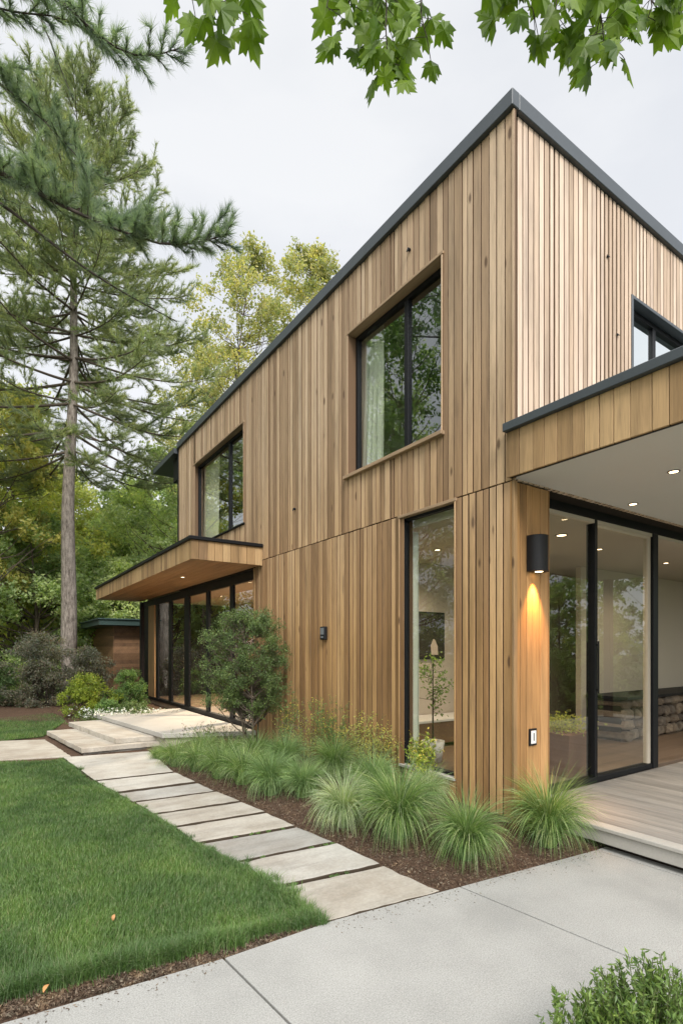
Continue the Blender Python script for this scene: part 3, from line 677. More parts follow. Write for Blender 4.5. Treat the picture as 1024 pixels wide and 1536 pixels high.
# small dark fittings on the boards
def knob(loc, lab, face='x'):
    mb = MB()
    if face=='x': mb.tube([(0,0,0),(-.03,0,0)], .018, 10); mb.tube([(-.03,0,.012),(-.045,0,-.035)], .008, 8)
    else: mb.tube([(0,0,0),(0,-.012,0)], .014, 10); mb.cbox(-.03,.03,-.016,-.012,-.006,.006,.001)
    o = mb.build('wall_hook', M['lampblack'], None, at=loc); tag(o, lab, 'hook', 'small dark hooks on the cladding')
knob((-.001,1.42,6.02), 'small dark hook above the larger upper window')
knob((-.001,4.12,3.62), 'small dark hook midway along the long cedar wall')
knob((1.63,-.003,5.75), 'tiny dark bracket on the pale side wall, above the window corner', 'y')
knob((1.83,-.003,4.95), 'tiny dark bracket on the pale side wall, left of the side window', 'y')

# curtains
def curtain(x, y0, y1, z0, z1, lab, wav=.05, amp=.035):
    n = int((y1-y0)/.012)+2; ys = np.linspace(y0,y1,n); zs = np.linspace(z0,z1,14); Y,Z = np.meshgrid(ys,zs,indexing='ij')
    ph = (Y-y0)/wav*3.14; X = x+amp*np.sin(ph+.35*np.sin(Z*1.3))*(0.7+.3*np.sin(Z*2+Y*5)); Yw = Y + (z1-Z)*.03*(Y-y0)/(y1-y0+.01)
    V = np.stack([X,Yw,Z],-1).reshape(-1,3); m_=14; i=np.arange(n-1)[:,None]; j=np.arange(m_-1)[None,:]
    f = np.stack([i*m_+j,(i+1)*m_+j,(i+1)*m_+j+1,i*m_+j+1],-1).reshape(-1,4)
    o = MB().add(V,f).build('curtain', M['curtain'], None, True); o.modifiers.new('s','SOLIDIFY').thickness = .004
    return tag(o, lab, 'curtain', 'ivory curtains behind the windows')
curtain(.30, 2.28, 2.80, 3.2, 5.95, 'ivory curtain hanging behind the larger upper window')
curtain(.30, 8.15, 9.1, 3.2, 5.95, 'ivory curtain hanging behind the upper window over the canopy')
curtain(.23, 1.525, 1.90, -.10, 2.82, 'ivory curtain at the left side of the tall ground floor window', .06, .03)
# painting
t_ = thing('painting', (2.15,3.392,1.64), 'dark framed painting with a pale shape on the living room wall', 'painting')
MB().cbox(-.36,.36,-.03,0,-.40,.40,.004).build('picture_frame', M['lampblack'], t_)
MB().box(-.33,.33,-.034,-.0305,-.37,.37).build('canvas', M['paint_dark'], t_)
MB().prism([(0,0),(.1,0),(.1,.002),(0,.002)], 0, .001)
v = [(.04,-.36),(.20,-.36),(.19,-.20),(.13,-.08),(.09,-.06),(.03,-.18)]
MB().add([(x,-.036,z*.9) for x,z in v]+[(x,-.0345,z*.9) for x,z in v], [[0,1,2,3,4,5]], [[11,10,9,8,7,6]], [(i,(i+1)%6,6+(i+1)%6,6+i) for i in range(6)]).build('pale_patch', M['paint_pale'], t_)
# sideboard
t_ = thing('low_bench', (2.3,3.1,-.131), 'long low terracotta coloured bench under the painting', 'bench')
MB().cbox(-1.6,1.9,-.28,.27,.06,.40,.006).build('body', M['terracotta'], t_); MB().cbox(-1.63,1.93,-.31,.28,.401,.44,.004).build('top', M['white_paint'], t_)
for sx in (-1.5,1.75): MB().cbox(sx,sx+.08,-.22,.2,0,.059,.004).build('leg', M['lampblack'], t_)
# stone hearth wall
t_ = thing('stone_hearth', (6.4,1.75,-.131), 'rough stone hearth wall inside behind the glass doors', 'hearth')
mb = MB(); rs = random.Random(11); zz = 0
while zz < .66:
    hh = rs.uniform(.15,.23); xx = -1.7
    while xx < 2.2:
        ww = rs.uniform(.15,.33); mb.cbox(xx+.01,xx+ww-.01,-.32-rs.uniform(0,.06),.3,zz+.008,min(zz+hh,.70)-.008,.045)
        mb.v[-1] = mb.v[-1]+np.array([[rs.uniform(-.018,.018),rs.uniform(-.02,.02) if v_[1]<0 else 0,rs.uniform(-.014,.014)] for v_ in mb.v[-1]]); xx += ww
    zz += hh
mb.build('stones', M['stone'], t_); MB().box(-1.68,2.2,-.25,.29,.0,.68).build('mortar', M['dark_backing'], t_)
MB().cbox(-1.74,2.26,-.40,.33,.70,.75,.006).build('ledge', M['lampblack'], t_)

# ------------------------------------------------------------------ foliage generators
def unit(v): return v/(np.linalg.norm(v,axis=-1,keepdims=True)+1e-9)
def leaves(mb, C, size, rg, aspect=.55, up=.5, dirs=None, jitter=.3):
    """rhombic leaves, bent along the midrib, at the points C"""
    n = len(C)
    if n == 0: return
    nrm = unit(rg.normal(size=(n,3))+np.array([0,0,up])); d = rg.normal(size=(n,3)) if dirs is None else dirs+rg.normal(0,.5,(n,3))
    d = unit(d-(d*nrm).sum(1,keepdims=True)*nrm); s = np.cross(nrm,d); L = size*rg.uniform(1-jitter,1+jitter,(n,1))
    v = np.stack([C-d*L*.5, C+s*L*aspect*.5-nrm*L*.06, C+d*L*.5, C-s*L*aspect*.5-nrm*L*.06],1).reshape(-1,3)
    mb.add(v, np.arange(4*n).reshape(-1,4))
def curve_pts(a, b, bend, rg, n=6):
    a = np.array(a,float); b = np.array(b,float); t_ = np.linspace(0,1,n)[:,None]; L = np.linalg.norm(b-a)
    off = rg.normal(size=3)*bend*L; off2 = rg.normal(size=3)*bend*L*.5
    return a+(b-a)*t_+off*(np.sin(np.pi*t_))+off2*np.sin(2*np.pi*t_)
def broadleaf(name, loc, height, base_h, prof, nclump, nleaf, lsize, mt, bark, label, cat='tree', group=None, seed=1, trunk_r=.15, clump_r=.7, squash=.7, lean=(0,0), stems=1, twig_r=.01, shapeseed=0, up=.5):
    rg = np.random.default_rng(seed); root = thing(name, loc, label, cat, group)
    tb = MB(); lf = MB(); top = np.array([lean[0],lean[1],height])
    tops = []
    for s in range(stems):
        bx = rg.normal(0,.09*(stems>1),2); sp = rg.normal(0,.16*height*(stems>1)/3,2)
        P = curve_pts((bx[0],bx[1],-.1),(top[0]+sp[0],top[1]+sp[1],height*.93),.02 if stems==1 else .05,rg,12)
        tops.append(P); tb.tube(P, trunk_r*(1-.93*np.linspace(0,1,12)**.9)*(1 if stems==1 else .6), 8)
    cents = []
    k = 0
    while len(cents) < nclump and k < 20000:
        k += 1
        u = rg.uniform(0,1); z = base_h+(height-base_h)*u; a = rg.uniform(0,2*np.pi)
        rmax = prof(u)*(1+.22*np.sin(3*a+seed)+.13*np.sin(5*a+u*9+seed*2)); r = rmax*math.sqrt(rg.uniform(.05,1))
        c = np.array([r*math.cos(a)+lean[0]*z/height, r*math.sin(a)+lean[1]*z/height, z])
        cents.append(c)
    for c in cents:
        P = tops[rg.integers(0,stems)]; zr = max(base_h*.6, c[2]-np.hypot(c[0],c[1])*rg.uniform(.5,.9)); i = np.argmin(abs(P[:,2]-zr)); st = P[i]
        br = curve_pts(st, c, .07, rg, 6); r0 = max(twig_r, trunk_r*.35*(1-i/13)); tb.tube(br, np.linspace(r0, twig_r*.4, 6), 5, False)
        cr_ = clump_r*rg.uniform(.6,1.25); nt_ = 7
        tips = c+unit(rg.normal(size=(nt_,3)))*np.array([1,1,squash])*cr_*rg.uniform(.5,1,(nt_,1))
        per = max(1,int(nleaf*(cr_/clump_r)**2/nt_))
        for tp in tips:
            tw = curve_pts(c-(c-st)*.12, tp, .08, rg, 4); tb.tube(tw, np.linspace(twig_r*.5,twig_r*.15,4), 3, False)
            q = rg.uniform(.25,1.08,(per,1)); base = c+(tp-c)*q
            leaves(lf, base+rg.normal(0,cr_*.16,(per,3)), lsize, rg, up=up)
    tb.build('trunk', M[bark], root, True); lf.build('crown', M[mt], root)
    return root

def needles(mb, P, Dv, rg, n=14, L=.14, w=.006, spread=.75, back=.10):
    m_ = len(P); P = np.repeat(P,n,0); D_ = np.repeat(unit(Dv),n,0)
    base = P-D_*rg.uniform(0,back,(len(P),1)); d = unit(D_+rg.normal(0,spread*.55,(len(P),3))+np.array([0,0,.12]))
    s = unit(np.cross(d, rg.normal(size=d.shape))); l = L*rg.uniform(.7,1.15,(len(P),1))
    v = np.stack([base-s*w*.5, base+s*w*.5, base+d*l],1).reshape(-1,3); mb.add(v, np.arange(len(v)).reshape(-1,3))
def pine_branch(wb, nb, pts, r0, rg, twig_len=.6, start=.25, step=.14, tuftstep=.10, nn=12, L=.14, w=.006, rise=.25, dens=1.0):
    P = np.asarray(pts,float); seg = np.linalg.norm(np.diff(P,axis=0),axis=1); cum = np.concatenate([[0],np.cumsum(seg)]); tot = cum[-1]
    fine = np.linspace(0,tot,max(8,int(tot/.25))); Q = np.stack([np.interp(fine,cum,P[:,k]) for k in range(3)],1)
    k_ = np.ones(3)/3
    for c in range(3): Q[1:-1,c] = np.convolve(Q[:,c],k_,'valid')
    wb.tube(Q, np.linspace(r0, .006, len(Q)), 6, False)
    T = unit(np.gradient(Q,axis=0)); s = start*tot; tp=[]; td=[]; sgn = 1
    while s < tot:
        if rg.random() < dens:
            p = np.array([np.interp(s,fine,Q[:,k]) for k in range(3)]); tt = np.array([np.interp(s,fine,T[:,k]) for k in range(3)])
            side_ = unit(np.cross(tt,[0,0,1.]))*sgn; d = unit(tt*rg.uniform(.3,1.2)+side_*rg.uniform(.25,1.1)+np.array([0,0,rise*rg.uniform(-.7,1.8)])+rg.normal(0,.18,3))
            l = twig_len*rg.uniform(.3,1.2)*(.45+.55*min(1,(tot-s)/(tot*.5)+.15))
            e_ = p+d*l+np.array([0,0,rise*l*.25]); tw = curve_pts(p,e_,.05,rg,5); wb.tube(tw, np.linspace(.007,.003,5), 3, False)
            m_ = max(2,int(l/tuftstep)); q = np.linspace(.3,1,m_); A = np.stack([np.interp(q,np.linspace(0,1,5),tw[:,k]) for k in range(3)],1)
            tp.append(A); td.append(np.repeat(d[None]+np.array([0,0,.15]),m_,0))
            # short side shoots
            for a_ in A[::2]:
                d2 = unit(d+rg.normal(0,.6,3)+np.array([0,0,rise*.6])); tp.append((a_+d2*l*.22)[None]); td.append(d2[None])
        sgn = -sgn if rg.random()<.8 else sgn; s += step*rg.uniform(.3,1.7)
    tp.append(Q[-3:]); td.append(T[-3:])
    needles(nb, np.concatenate(tp), np.concatenate(td), rg, nn, L, w, .8, tuftstep)
def pine(name, loc, H_, r0, lens, zlow, label, seed, nb_, nn=12, mt='needle', L=.17, w=.009, bend=(0,0), twig=.8, bare=.3):
    rg = np.random.default_rng(seed); root = thing(name, loc, label, 'pine tree'); wb = MB(); nb = MB(); tr = MB()
    z = np.linspace(-.3,H_,26); X = bend[0]*(z/H_)**1.3+.05*np.sin(z*.7); Y = bend[1]*(z/H_)**1.3+.05*np.cos(z*.6)
    r = r0*(1-.93*(np.clip(z,0,None)/H_)**.9); r[0]*=1.35; r[1]*=1.05
    tr.tube(np.stack([X,Y,z],1), r, 14)
    tiers = np.arange(zlow,H_-.2,.82); zs = np.sort(np.repeat(tiers,max(1,nb_//len(tiers)))+rg.normal(0,.07,len(tiers)*max(1,nb_//len(tiers))))
    for i,zz in enumerate(zs):
        a = i*2.399+rg.uniform(-.5,.5); l = np.interp(zz,[q[0] for q in lens],[q[1] for q in lens])*rg.uniform(.72,1.15)
        u = min(1,max(0,(zz-zlow)/(H_-zlow))); st = np.array([np.interp(zz,z,X),np.interp(zz,z,Y),zz]); d = np.array([math.cos(a),math.sin(a),0])
        pitch = -.28+.95*u**1.3+rg.uniform(-.12,.12); q = np.linspace(0,1,8)[:,None]
        pts = st+d*l*q+np.array([0,0,1])*(l*(pitch*q - .18*q*(1-u) + .22*q**3)); pts[:,:2] += rg.normal(0,.04,(8,2))*q*l*.4
        pine_branch(wb,nb,pts,.010+.009*l*(1-u*.6),rg,twig_len=twig*(.55+.2*l/2),start=.16 if u>bare else .34,step=.085,nn=nn,L=L,w=w,rise=.30,dens=1 if u>bare else .7,tuftstep=.12)
    t1 = tr.build('trunk', M['bark_pine'], root, True); wb.build('branches', M['bark'], root, True); nb.build('crown', M[mt], root)
    return root

# ------------------------------------------------------------------ pines
D1 = 18.5; pz = pD(100, D1, -.3)
pine('pine_tree', pz, 21.6, .30, [(8,3.4),(10,4.7),(12,4.9),(14,4.3),(16,3.6),(18,2.7),(19.5,1.8),(21.5,.5)], 8.6, 'tall pine with long bare grey trunk behind the dark shrub', 21, 124, nn=17, bend=tuple(RT[:2]*.45), L=.21, w=.015, twig=1.05)
# near pine: trunk outside the frame on the left, limbs reach into the picture
near = thing('pine_tree', pD(-470, 6.9, -.35), 'near pine at the left frame edge whose long limbs hang in front of the sky', 'pine tree')
wb, nb, tr = MB(), MB(), MB(); rg = np.random.default_rng(5); n0 = np.array(near.location)
zz = np.linspace(0,17,18); tr.tube(np.stack([.06*np.sin(zz),.06*np.cos(zz*.8),zz],1), .27*(1-.85*zz/17), 12)
def lp(px,py,D): return pD(px,D,py=py)-n0
def at_trunk(z): return np.array([0,0,z+.35])
limbs = [([at_trunk(7.6), lp(-150,205,6.5), lp(0,257,6.3), lp(95,310,6.1), lp(190,350,5.9), lp(262,374,5.8), lp(338,352,5.7)], .055, dict(twig_len=.46, step=.034, start=.30, rise=.75, nn=40, L=.14, w=.0055, tuftstep=.06)),
 ([at_trunk(7.0), lp(-120,235,6.9), lp(0,303,6.7), lp(60,350,6.6), lp(120,398,6.6), lp(190,442,6.5), lp(265,482,6.5)], .045, dict(twig_len=.35, step=.12, start=.45, rise=.35, nn=16, L=.12, w=.0045, dens=.8)),
 ([at_trunk(9.2), lp(-120,-90,6.1), lp(75,-18,5.8), lp(140,48,5.7), lp(200,88,5.6), lp(245,88,5.6), lp(268,72,5.6)], .030, dict(twig_len=.40, step=.05, start=.35, rise=.30, nn=34, L=.13, w=.0055, tuftstep=.06)),
 ([at_trunk(9.0), lp(-100,-80,6.6), lp(30,-30,6.5), lp(62,25,6.4), lp(82,80,6.4), lp(110,150,6.4)], .018, dict(twig_len=.3, step=.10, start=.55, rise=-.1, nn=14, L=.12, w=.0045, dens=.6)),
 ([at_trunk(8.6), lp(-120,40,6.8), lp(-20,110,6.7), lp(40,155,6.6), lp(90,205,6.5), lp(125,245,6.5)], .030, dict(twig_len=.48, step=.055, start=.35, rise=.55, nn=34, L=.14, w=.0055, tuftstep=.06)),
 ([at_trunk(8.9), lp(-140,-20,6.4), lp(-40,0,6.2), lp(30,22,6.1), lp(95,20,6.0), lp(150,60,5.9)], .025, dict(twig_len=.35, step=.06, start=.4, rise=.15, nn=32, L=.13, w=.0055, tuftstep=.06))]
for pts, r0, kw in limbs: pine_branch(wb, nb, pts, r0, rg, **kw)
for i in range(30):
    z_ = rg.uniform(6.0,16.6); a_ = rg.uniform(0,6.28)
    d_ = np.array([math.cos(a_),math.sin(a_),0]); wd = d_@RT
    l_ = 3.2*(1-(z_-6)/13)
    if wd > .1: continue
    q = np.linspace(0,1,7)[:,None]; pts = at_trunk(z_)+d_*l_*q+np.array([0,0,1])*l_*(.1*q+.1*q**2)
    pine_branch(wb, nb, pts, .04, rg, twig_len=.7, step=.16, nn=10, L=.16, w=.010)
tr.build('trunk', M['bark_pine'], near, True); wb.build('branches', M['bark_dark'], near, True); nb.build('crown', M['needle_near'], near)

# ------------------------------------------------------------------ woodland trees
GT = 'trees standing behind and beside the house'
def bulge(r, a=1.0): return lambda u: r*(math.sin(math.pi*min(1,max(0,.12+.86*u)))**.75)
TR = [ # px, D, height, base, radius, nclump, nleaf, leaf, clump_r, mat, label, trunk
 (372, 27, 22.2, 7, 4.3, 125, 110, .17, .8, 'leaf_yellow', 'airy yellow green tree rising highest behind the roof', .18),
 (470, 31, 25.3, 8, 4.6, 130, 150, .19, .9, 'leaf_yellow', 'golden green tree behind the roof, right of the airy one', .18),
 (318, 33, 21.0, 3, 3.6, 100, 110, .2, .95, 'leaf_yellow', 'slim pale tree behind the roof, left of the airy one', .15),
 (305, 24, 12.2, 2, 3.4, 110, 170, .16, .75, 'leaf_light', 'light green tree directly behind the far end of the house', .16),
 (212, 27, 10.2, 1, 4.0, 120, 190, .17, .9, 'leaf_light', 'light green tree between the pine trunk and the house', .18),
 (262, 38, 13.5, 1, 4.0, 90, 190, .24, 1.1, 'leaf_mid', 'mid green tree far behind the canopy roof', .2),
 (160, 34, 10.0, .5, 4.4, 110, 220, .22, 1.1, 'leaf_mid', 'mid green tree right behind the pine trunk', .2),
 (28, 23, 13.0, 2, 3.2, 110, 200, .17, .85, 'leaf_olive', 'olive tree with yellowing top at the left frame edge', .2),
 (-8, 19, 11.6, 3.5, 2.2, 55, 130, .15, .6, 'leaf_gold', 'golden tree crown cut by the left frame edge', .12),
 (90, 29, 11.5, 1, 4.0, 120, 210, .20, 1.0, 'leaf_olive', 'broad olive green tree left of the pine trunk', .2),
 (45, 21, 7.2, .3, 3.0, 110, 200, .15, .75, 'leaf_mid', 'low mid green tree behind the grey shrub', .14),
 (130, 24, 6.4, .2, 2.8, 100, 220, .15, .75, 'leaf_mid', 'bushy green tree behind the pine, over the outbuilding', .14),
 (-60, 30, 14, 1, 4.5, 110, 190, .24, 1.2, 'leaf_mid', 'tall mid green tree beyond the left frame edge', .2),
 (200, 22.5, 5.6, .3, 2.3, 80, 200, .14, .65, 'leaf_light', 'small pale green tree behind the outbuilding', .12)]
for i,(px,D,h_,b_,r_,nc,nl,ls,cr_,mt,lab,tk) in enumerate(TR):
    broadleaf('broadleaf_tree', pD(px,D,-.45), h_, b_, bulge(r_), int(nc*1.25), int(nl*1.5), ls*.95, mt, 'bark', lab, group=GT, seed=40+i, trunk_r=tk, clump_r=cr_)
# trees across the garden, seen in the window reflections (and from a step aside)
RF = [(-9.5,12.5,17,3.4,'leaf_dark'),(-13,17,18,3.8,'leaf_mid'),(-8.5,20,17,3.4,'leaf_light'),(-11,27,18,4,'leaf_mid'),(-13,9.5,17,3.6,'leaf_olive'),(-9.0,34,16,4.5,'leaf_olive'),(-17,22,17,4.5,'leaf_mid'),(-16,1,12,3.6,'leaf_light')]
RL = ['tree across the lawn nearest the near pine','tall dark tree across the lawn','light green tree beside the far lawn','mid green tree beyond the far lawn','olive tree far left of the lawn','olive tree at the far end of the garden','tallest mid green tree at the back of the garden','light green tree level with the camera, far left']
for i,(x,y,h_,r_,mt) in enumerate(RF):
    broadleaf('broadleaf_tree', (x,y,-.45), h_, 1.2, bulge(r_), 100, 115, .20, mt, 'bark', RL[i], group='trees across the garden, outside the frame', seed=80+i, trunk_r=.2, clump_r=1.0)
for i,(x,y,h_,r_,mt,lab) in enumerate([(10.5,-6.0,4.6,2.2,'leaf_mid','round green shrub beyond the porch'),(13,-9.5,5.2,2.6,'leaf_olive','olive shrub farther beyond the porch'),(9.0,-9.0,4.2,2.0,'leaf_light','light green shrub beside the driveway beyond the porch'),(15,-5,5.2,2.8,'leaf_dark','dark shrub at the far side beyond the porch')]):
    broadleaf('shrub', (x,y,-.45), h_, .2, bulge(r_), 110, 150, .13, mt, 'bark', lab, cat='shrub', group='shrubs beyond the porch', seed=120+i, trunk_r=.06, clump_r=.5)
# distant woodland mass
rg = np.random.default_rng(77); mb = MB()
for i in range(260):
    px = rg.uniform(-500,620); D = rg.uniform(42,58); c = pD(px,D,rg.uniform(0,1)**1.2*7.5)
    leaves(mb, c+rg.normal(0,1,(150,3))*np.array([1.3,1.3,1.0]), .45, rg)
tag(mb.build('woodland', M['leaf_light']), 'distant mass of green woodland behind the garden', 'woodland', kind='stuff')

# ------------------------------------------------------------------ shrubs
def shrub(px, D, w_, h_, mt, lab, seed, nc=60, nl=120, ls=.05, cr_=.22, z0=-.36, base=.1, name='shrub', group='shrubs along the far bed', bark='bark_dark', up=.5, xy=None):
    loc = pD(px,D,z0) if xy is None else (*xy, z0)
    return broadleaf(name, loc, h_, base, lambda u: w_*(math.sin(math.pi*min(1,.3+.66*u))**.6), nc, nl, ls, mt, bark, lab, cat='shrub', group=group, seed=seed, trunk_r=.03, clump_r=cr_, stems=4, twig_r=.006, up=up)
shrub(58, 15.8, 1.15, 2.15, 'leaf_purple', 'large dusky grey green shrub in front of the pine', 201, 130, 190, .055, .34)
shrub(132, 16.3, .80, 1.75, 'leaf_purple', 'smaller dusky shrub right of the pine trunk', 202, 80, 170, .055, .3)
shrub(-12, 15.5, .9, 1.3, 'leaf_dark', 'dark low shrub cut by the left frame edge', 203, 60, 150, .06, .3)
shrub(132, 13.6, .62, 1.05, 'leaf_lime', 'lime green shrub beside the entrance terrace', 204, 85, 170, .045, .2)
shrub(192, 14.3, .50, 1.15, 'leaf_shrub', 'fresh green shrub against the dark entrance post', 205, 70, 160, .045, .2)
shrub(165, 12.7, .42, .52, 'leaf_shrub', 'low leafy plant under the lime green shrub', 206, 45, 120, .045, .15, group='low plants by the terrace')
shrub(202, 12.5, .42, .50, 'leaf_tree', 'low leafy plant at the far corner of the terrace', 207, 45, 120, .045, .15, group='low plants by the terrace')
for (px,D,lab,sd_) in ((140,12.3,'white flowers dotted over the low plant nearest the steps',1),(178,12.1,'white flowers in the middle of the flowering drift',2),(212,12.2,'white flowers at the end of the drift near the glazing',3)):
    rg = np.random.default_rng(sd_); t_ = thing('flowering_plant', pD(px,D,-.36), lab, 'flowering plant', 'white flowering plants by the terrace')
    lf, fl, st = MB(), MB(), MB(); C = rg.normal(0,1,(700,3))*np.array([.24,.24,.09])+np.array([0,0,.16]); leaves(lf,C,.045,rg)
    for k in range(80):
        p = np.array([*rg.normal(0,.25,2), rg.uniform(.22,.42)]); st.tube([p*np.array([.6,.6,0]),p],.002,3,False)
        leaves(fl, p+rg.normal(0,.012,(5,3)), .032, rg, aspect=.9, up=2)
    st.build('stems', M['stem'], t_); lf.build('leaves', M['leaf_tree'], t_); fl.build('flowers', M['white_flower'], t_)['kind'] = 'stuff'
# multi stemmed small tree in front of the glazing
st_xy = (-.62,4.50)
broadleaf('small_tree', (*st_xy,-.28), 2.26, .72, lambda u: .62*(math.sin(math.pi*min(1,.12+.80*u))**.6), 360, 150, .026, 'leaf_tree', 'bark', 'small multi stemmed tree with fine green leaves before the entrance glazing', cat='small tree', seed=301, trunk_r=.035, clump_r=.15, squash=1.0, stems=6, twig_r=.004)

# ------------------------------------------------------------------ ornamental grasses
def tuft_mesh(seed, n, Lr, arch, mt, w_=.0068, r0=.13, upright=.25, segs=8):
    rg = np.random.default_rng(seed); a = rg.uniform(0,2*np.pi,n); rr = r0*rg.uniform(0,1,n)**.42; L = rg.uniform(Lr[0],Lr[1],n)
    lean = (.10+.95*(rr/r0)**2*rg.uniform(.15,1.2,n))*arch; az = a+rg.normal(0,.40,n); L = L*np.where(rg.random(n)<.28, rg.uniform(.35,.7,n), 1.0)
    t_ = np.linspace(0,1,segs+1)
    qq = (rr/r0)**1.5*rg.uniform(.3,1.0,n)+.12*rg.random(n); x_ = np.clip((t_-.12)/.80,0,1); x_ = x_*x_*(3-2*x_)
    th = (.04+.46*qq)[:,None]+((.25+.75*qq)*rg.uniform(.75,1.1,n)*2.75*arch)[:,None]*x_[None,:]
    th = np.minimum(th, 3.0); ds = (L/segs)[:,None]
    r = np.concatenate([np.zeros((n,1)),np.cumsum(np.sin(th[:,1:])*ds,1)],1); z = np.concatenate([np.zeros((n,1)),np.cumsum(np.cos(th[:,1:])*ds,1)],1)
    z = np.maximum(z, .01*rg.random((n,1)))
    X = (rr*np.cos(a))[:,None]+r*np.cos(az)[:,None]; Y = (rr*np.sin(a))[:,None]+r*np.sin(az)[:,None]
    P = np.stack([X,Y,z],-1); sd_ = np.stack([-np.sin(az),np.cos(az),np.zeros(n)],-1); sd_ = unit(sd_+rg.normal(0,.5,(n,3)))
    wd = w_*rg.uniform(.6,1.2,(n,1))*np.array([.8,1,1,1,.95,.85,.7,.45,.12])[None,:]
    Lf = P-sd_[:,None,:]*wd[...,None]*.5; Rt = P+sd_[:,None,:]*wd[...,None]*.5
    V = np.stack([Lf,Rt],2).reshape(-1,3); k = (segs+1)*2
    i = np.arange(n)[:,None]*k; j = (np.arange(segs)*2)[None,:]
    f = np.stack([i+j,i+j+1,i+j+3,i+j+2],-1).reshape(-1,4)
    return MB().add(V,f).mesh('grass_blades', M[mt])
TM = {'g1': tuft_mesh(1, 2100, (.60,1.0), 1.0, 'grass_orn'), 'g2': tuft_mesh(2, 1900, (.5,.88), 1.0, 'grass_pale'),
      'g3': tuft_mesh(3, 1800, (.45,.75), .9, 'grass_blue'), 'g4': tuft_mesh(4, 1500, (.35,.60), .85, 'grass_orn', .0045), 'g5': tuft_mesh(6, 2100, (.65,1.05), .95, 'grass_orn')}
CL = [ # base px, base py, mesh, scale, label
 (820,1262,'g5',.78,'bright green grass clump beside the porch deck'),
 (697,1282,'g1',.74,'bright green grass clump nearest the pavement, left of the porch clump'),
 (598,1254,'g1',.74,'arching grass clump below the tall window, third from the porch'),
 (640,1222,'g2',.66,'silvery grass clump touching the wall under the tall window'),
 (517,1232,'g2',.74,'pale striped grass clump, fourth from the porch'),
 (560,1208,'g3',.78,'green grass clump behind the striped one, near the window frame'),
 (455,1195,'g3',.82,'blue green grass clump, fifth from the porch'),
 (408,1186,'g3',.80,'blue green grass clump left of the fifth one'),
 (500,1180,'g1',.74,'green grass clump near the wall among yellow flowers'),
 (366,1170,'g4',1.05,'soft green grass clump halfway along the path'),
 (330,1160,'g4',1.02,'low green grass clump in front of the small tree'),
 (296,1149,'g4',1.0,'low green grass clump beside the terrace corner'),
 (264,1140,'g4',.9,'small green grass clump near the start of the bed'),
 (238,1132,'g4',.55,'tiny grass tuft where the bed meets the steps'),
 (430,1165,'g3',.78,'green grass clump close to the wall, right of the small tree'),
 (386,1152,'g4',.95,'green grass clump at the foot of the small tree'),
 (345,1144,'g4',.9,'green grass clump between small tree and terrace'),
 (306,1136,'g4',.8,'green grass clump against the terrace edge')]
for i,(px,py,k,s,lab) in enumerate(CL):
    p = gp(px,py,-.27); p[2] = float(gz(p[0],p[1]))-.01
    root = thing('ornamental_grass', p, lab, 'grass clump', 'ornamental grass clumps along the house', rz=i*1.37); vr = (1,.9,1.08,.95,1.03)[i%5]; root.rotation_euler = (.06*math.sin(i*2.1),.06*math.cos(i*3.7),i*1.37); root.scale = (s*.76*vr,s*.72*vr,s*vr*(1.20+.05*((i*7)%3-1)))
    o = bpy.data.objects.new('blades', TM[k]); col.objects.link(o); o.parent = root
# wispy flowering perennials against the wall
def wispy(x, y, h_, n, lab, seed, mt='leaf_olive', fm='yellow_flower', sp=.16, fl_n=3, ls=.035, leafy=26):
    rg = np.random.default_rng(seed); z0 = float(gz(x,y)); t_ = thing('perennial', (x,y,z0), lab, 'flowering plant', 'wispy perennials against the cedar wall'); st, lf, fl = MB(), MB(), MB()
    for k in range(n):
        a = np.array([*rg.normal(0,.04,2),0]); b = np.array([*rg.normal(0,sp,2), h_*rg.uniform(.55,1.08)]); b[0] = min(b[0], -x-.05)
        P = curve_pts(a,b,.05,rg,6); st.tube(P, np.linspace(.004,.0015,6), 3, False)
        q = rg.uniform(.1,1,leafy); A = np.stack([np.interp(q,np.linspace(0,1,6),P[:,c]) for c in range(3)],1)+rg.normal(0,.025,(leafy,3)); leaves(lf, A, ls, rg, .38, up=.6)
        for s_ in range(4):
            u0 = rg.uniform(.55,.95); p0 = np.array([np.interp(u0,np.linspace(0,1,6),P[:,c]) for c in range(3)]); p1 = p0+np.array([*rg.normal(0,.06,2),rg.uniform(.03,.12)]); st.tube([p0,p1],.0013,3,False)
            leaves(fl, p1+rg.normal(0,.010,(fl_n,3)), .018, rg, .8, up=1); leaves(lf, p0+(p1-p0)*rg.uniform(0,1,(5,1))+rg.normal(0,.012,(5,3)), ls*.7, rg, .4)
    st.build('stems', M['stem'], t_); lf.build('leaves', M[mt], t_); fl.build('flowers', M[fm], t_)['kind'] = 'stuff'
wispy(-.22,2.15,.78,26,'tall yellow flowered plant by the wall left of the tall window',401)
wispy(-.20,2.75,.95,26,'tallest wispy green plant on the cedar wall',402,'leaf_shrub')
wispy(-.22,3.35,.80,18,'reddish tipped wispy plant on the cedar wall',403,'leaf_olive','mauve_flower')
wispy(-.24,4.0,.85,18,'wispy yellow flowered plant next to the small tree',404,'leaf_shrub')
wispy(-.20,1.72,.62,24,'yellow green bushy plant at the left jamb of the tall window',405,'leaf_olive')
wispy(-.18,1.02,.62,30,'leafy plant with yellow flower against the tall window glass',406,'leaf_lime',ls=.045,sp=.11,leafy=34)
wispy(-1.15,5.25,.38,14,'low plant with dusky seed heads at the terrace edge',407,'leaf_tree','mauve_flower',.30,leafy=8)
wispy(-.75,5.15,.36,12,'second low plant with dusky seed heads, nearer the glazing',408,'leaf_tree','mauve_flower',.22,leafy=8)

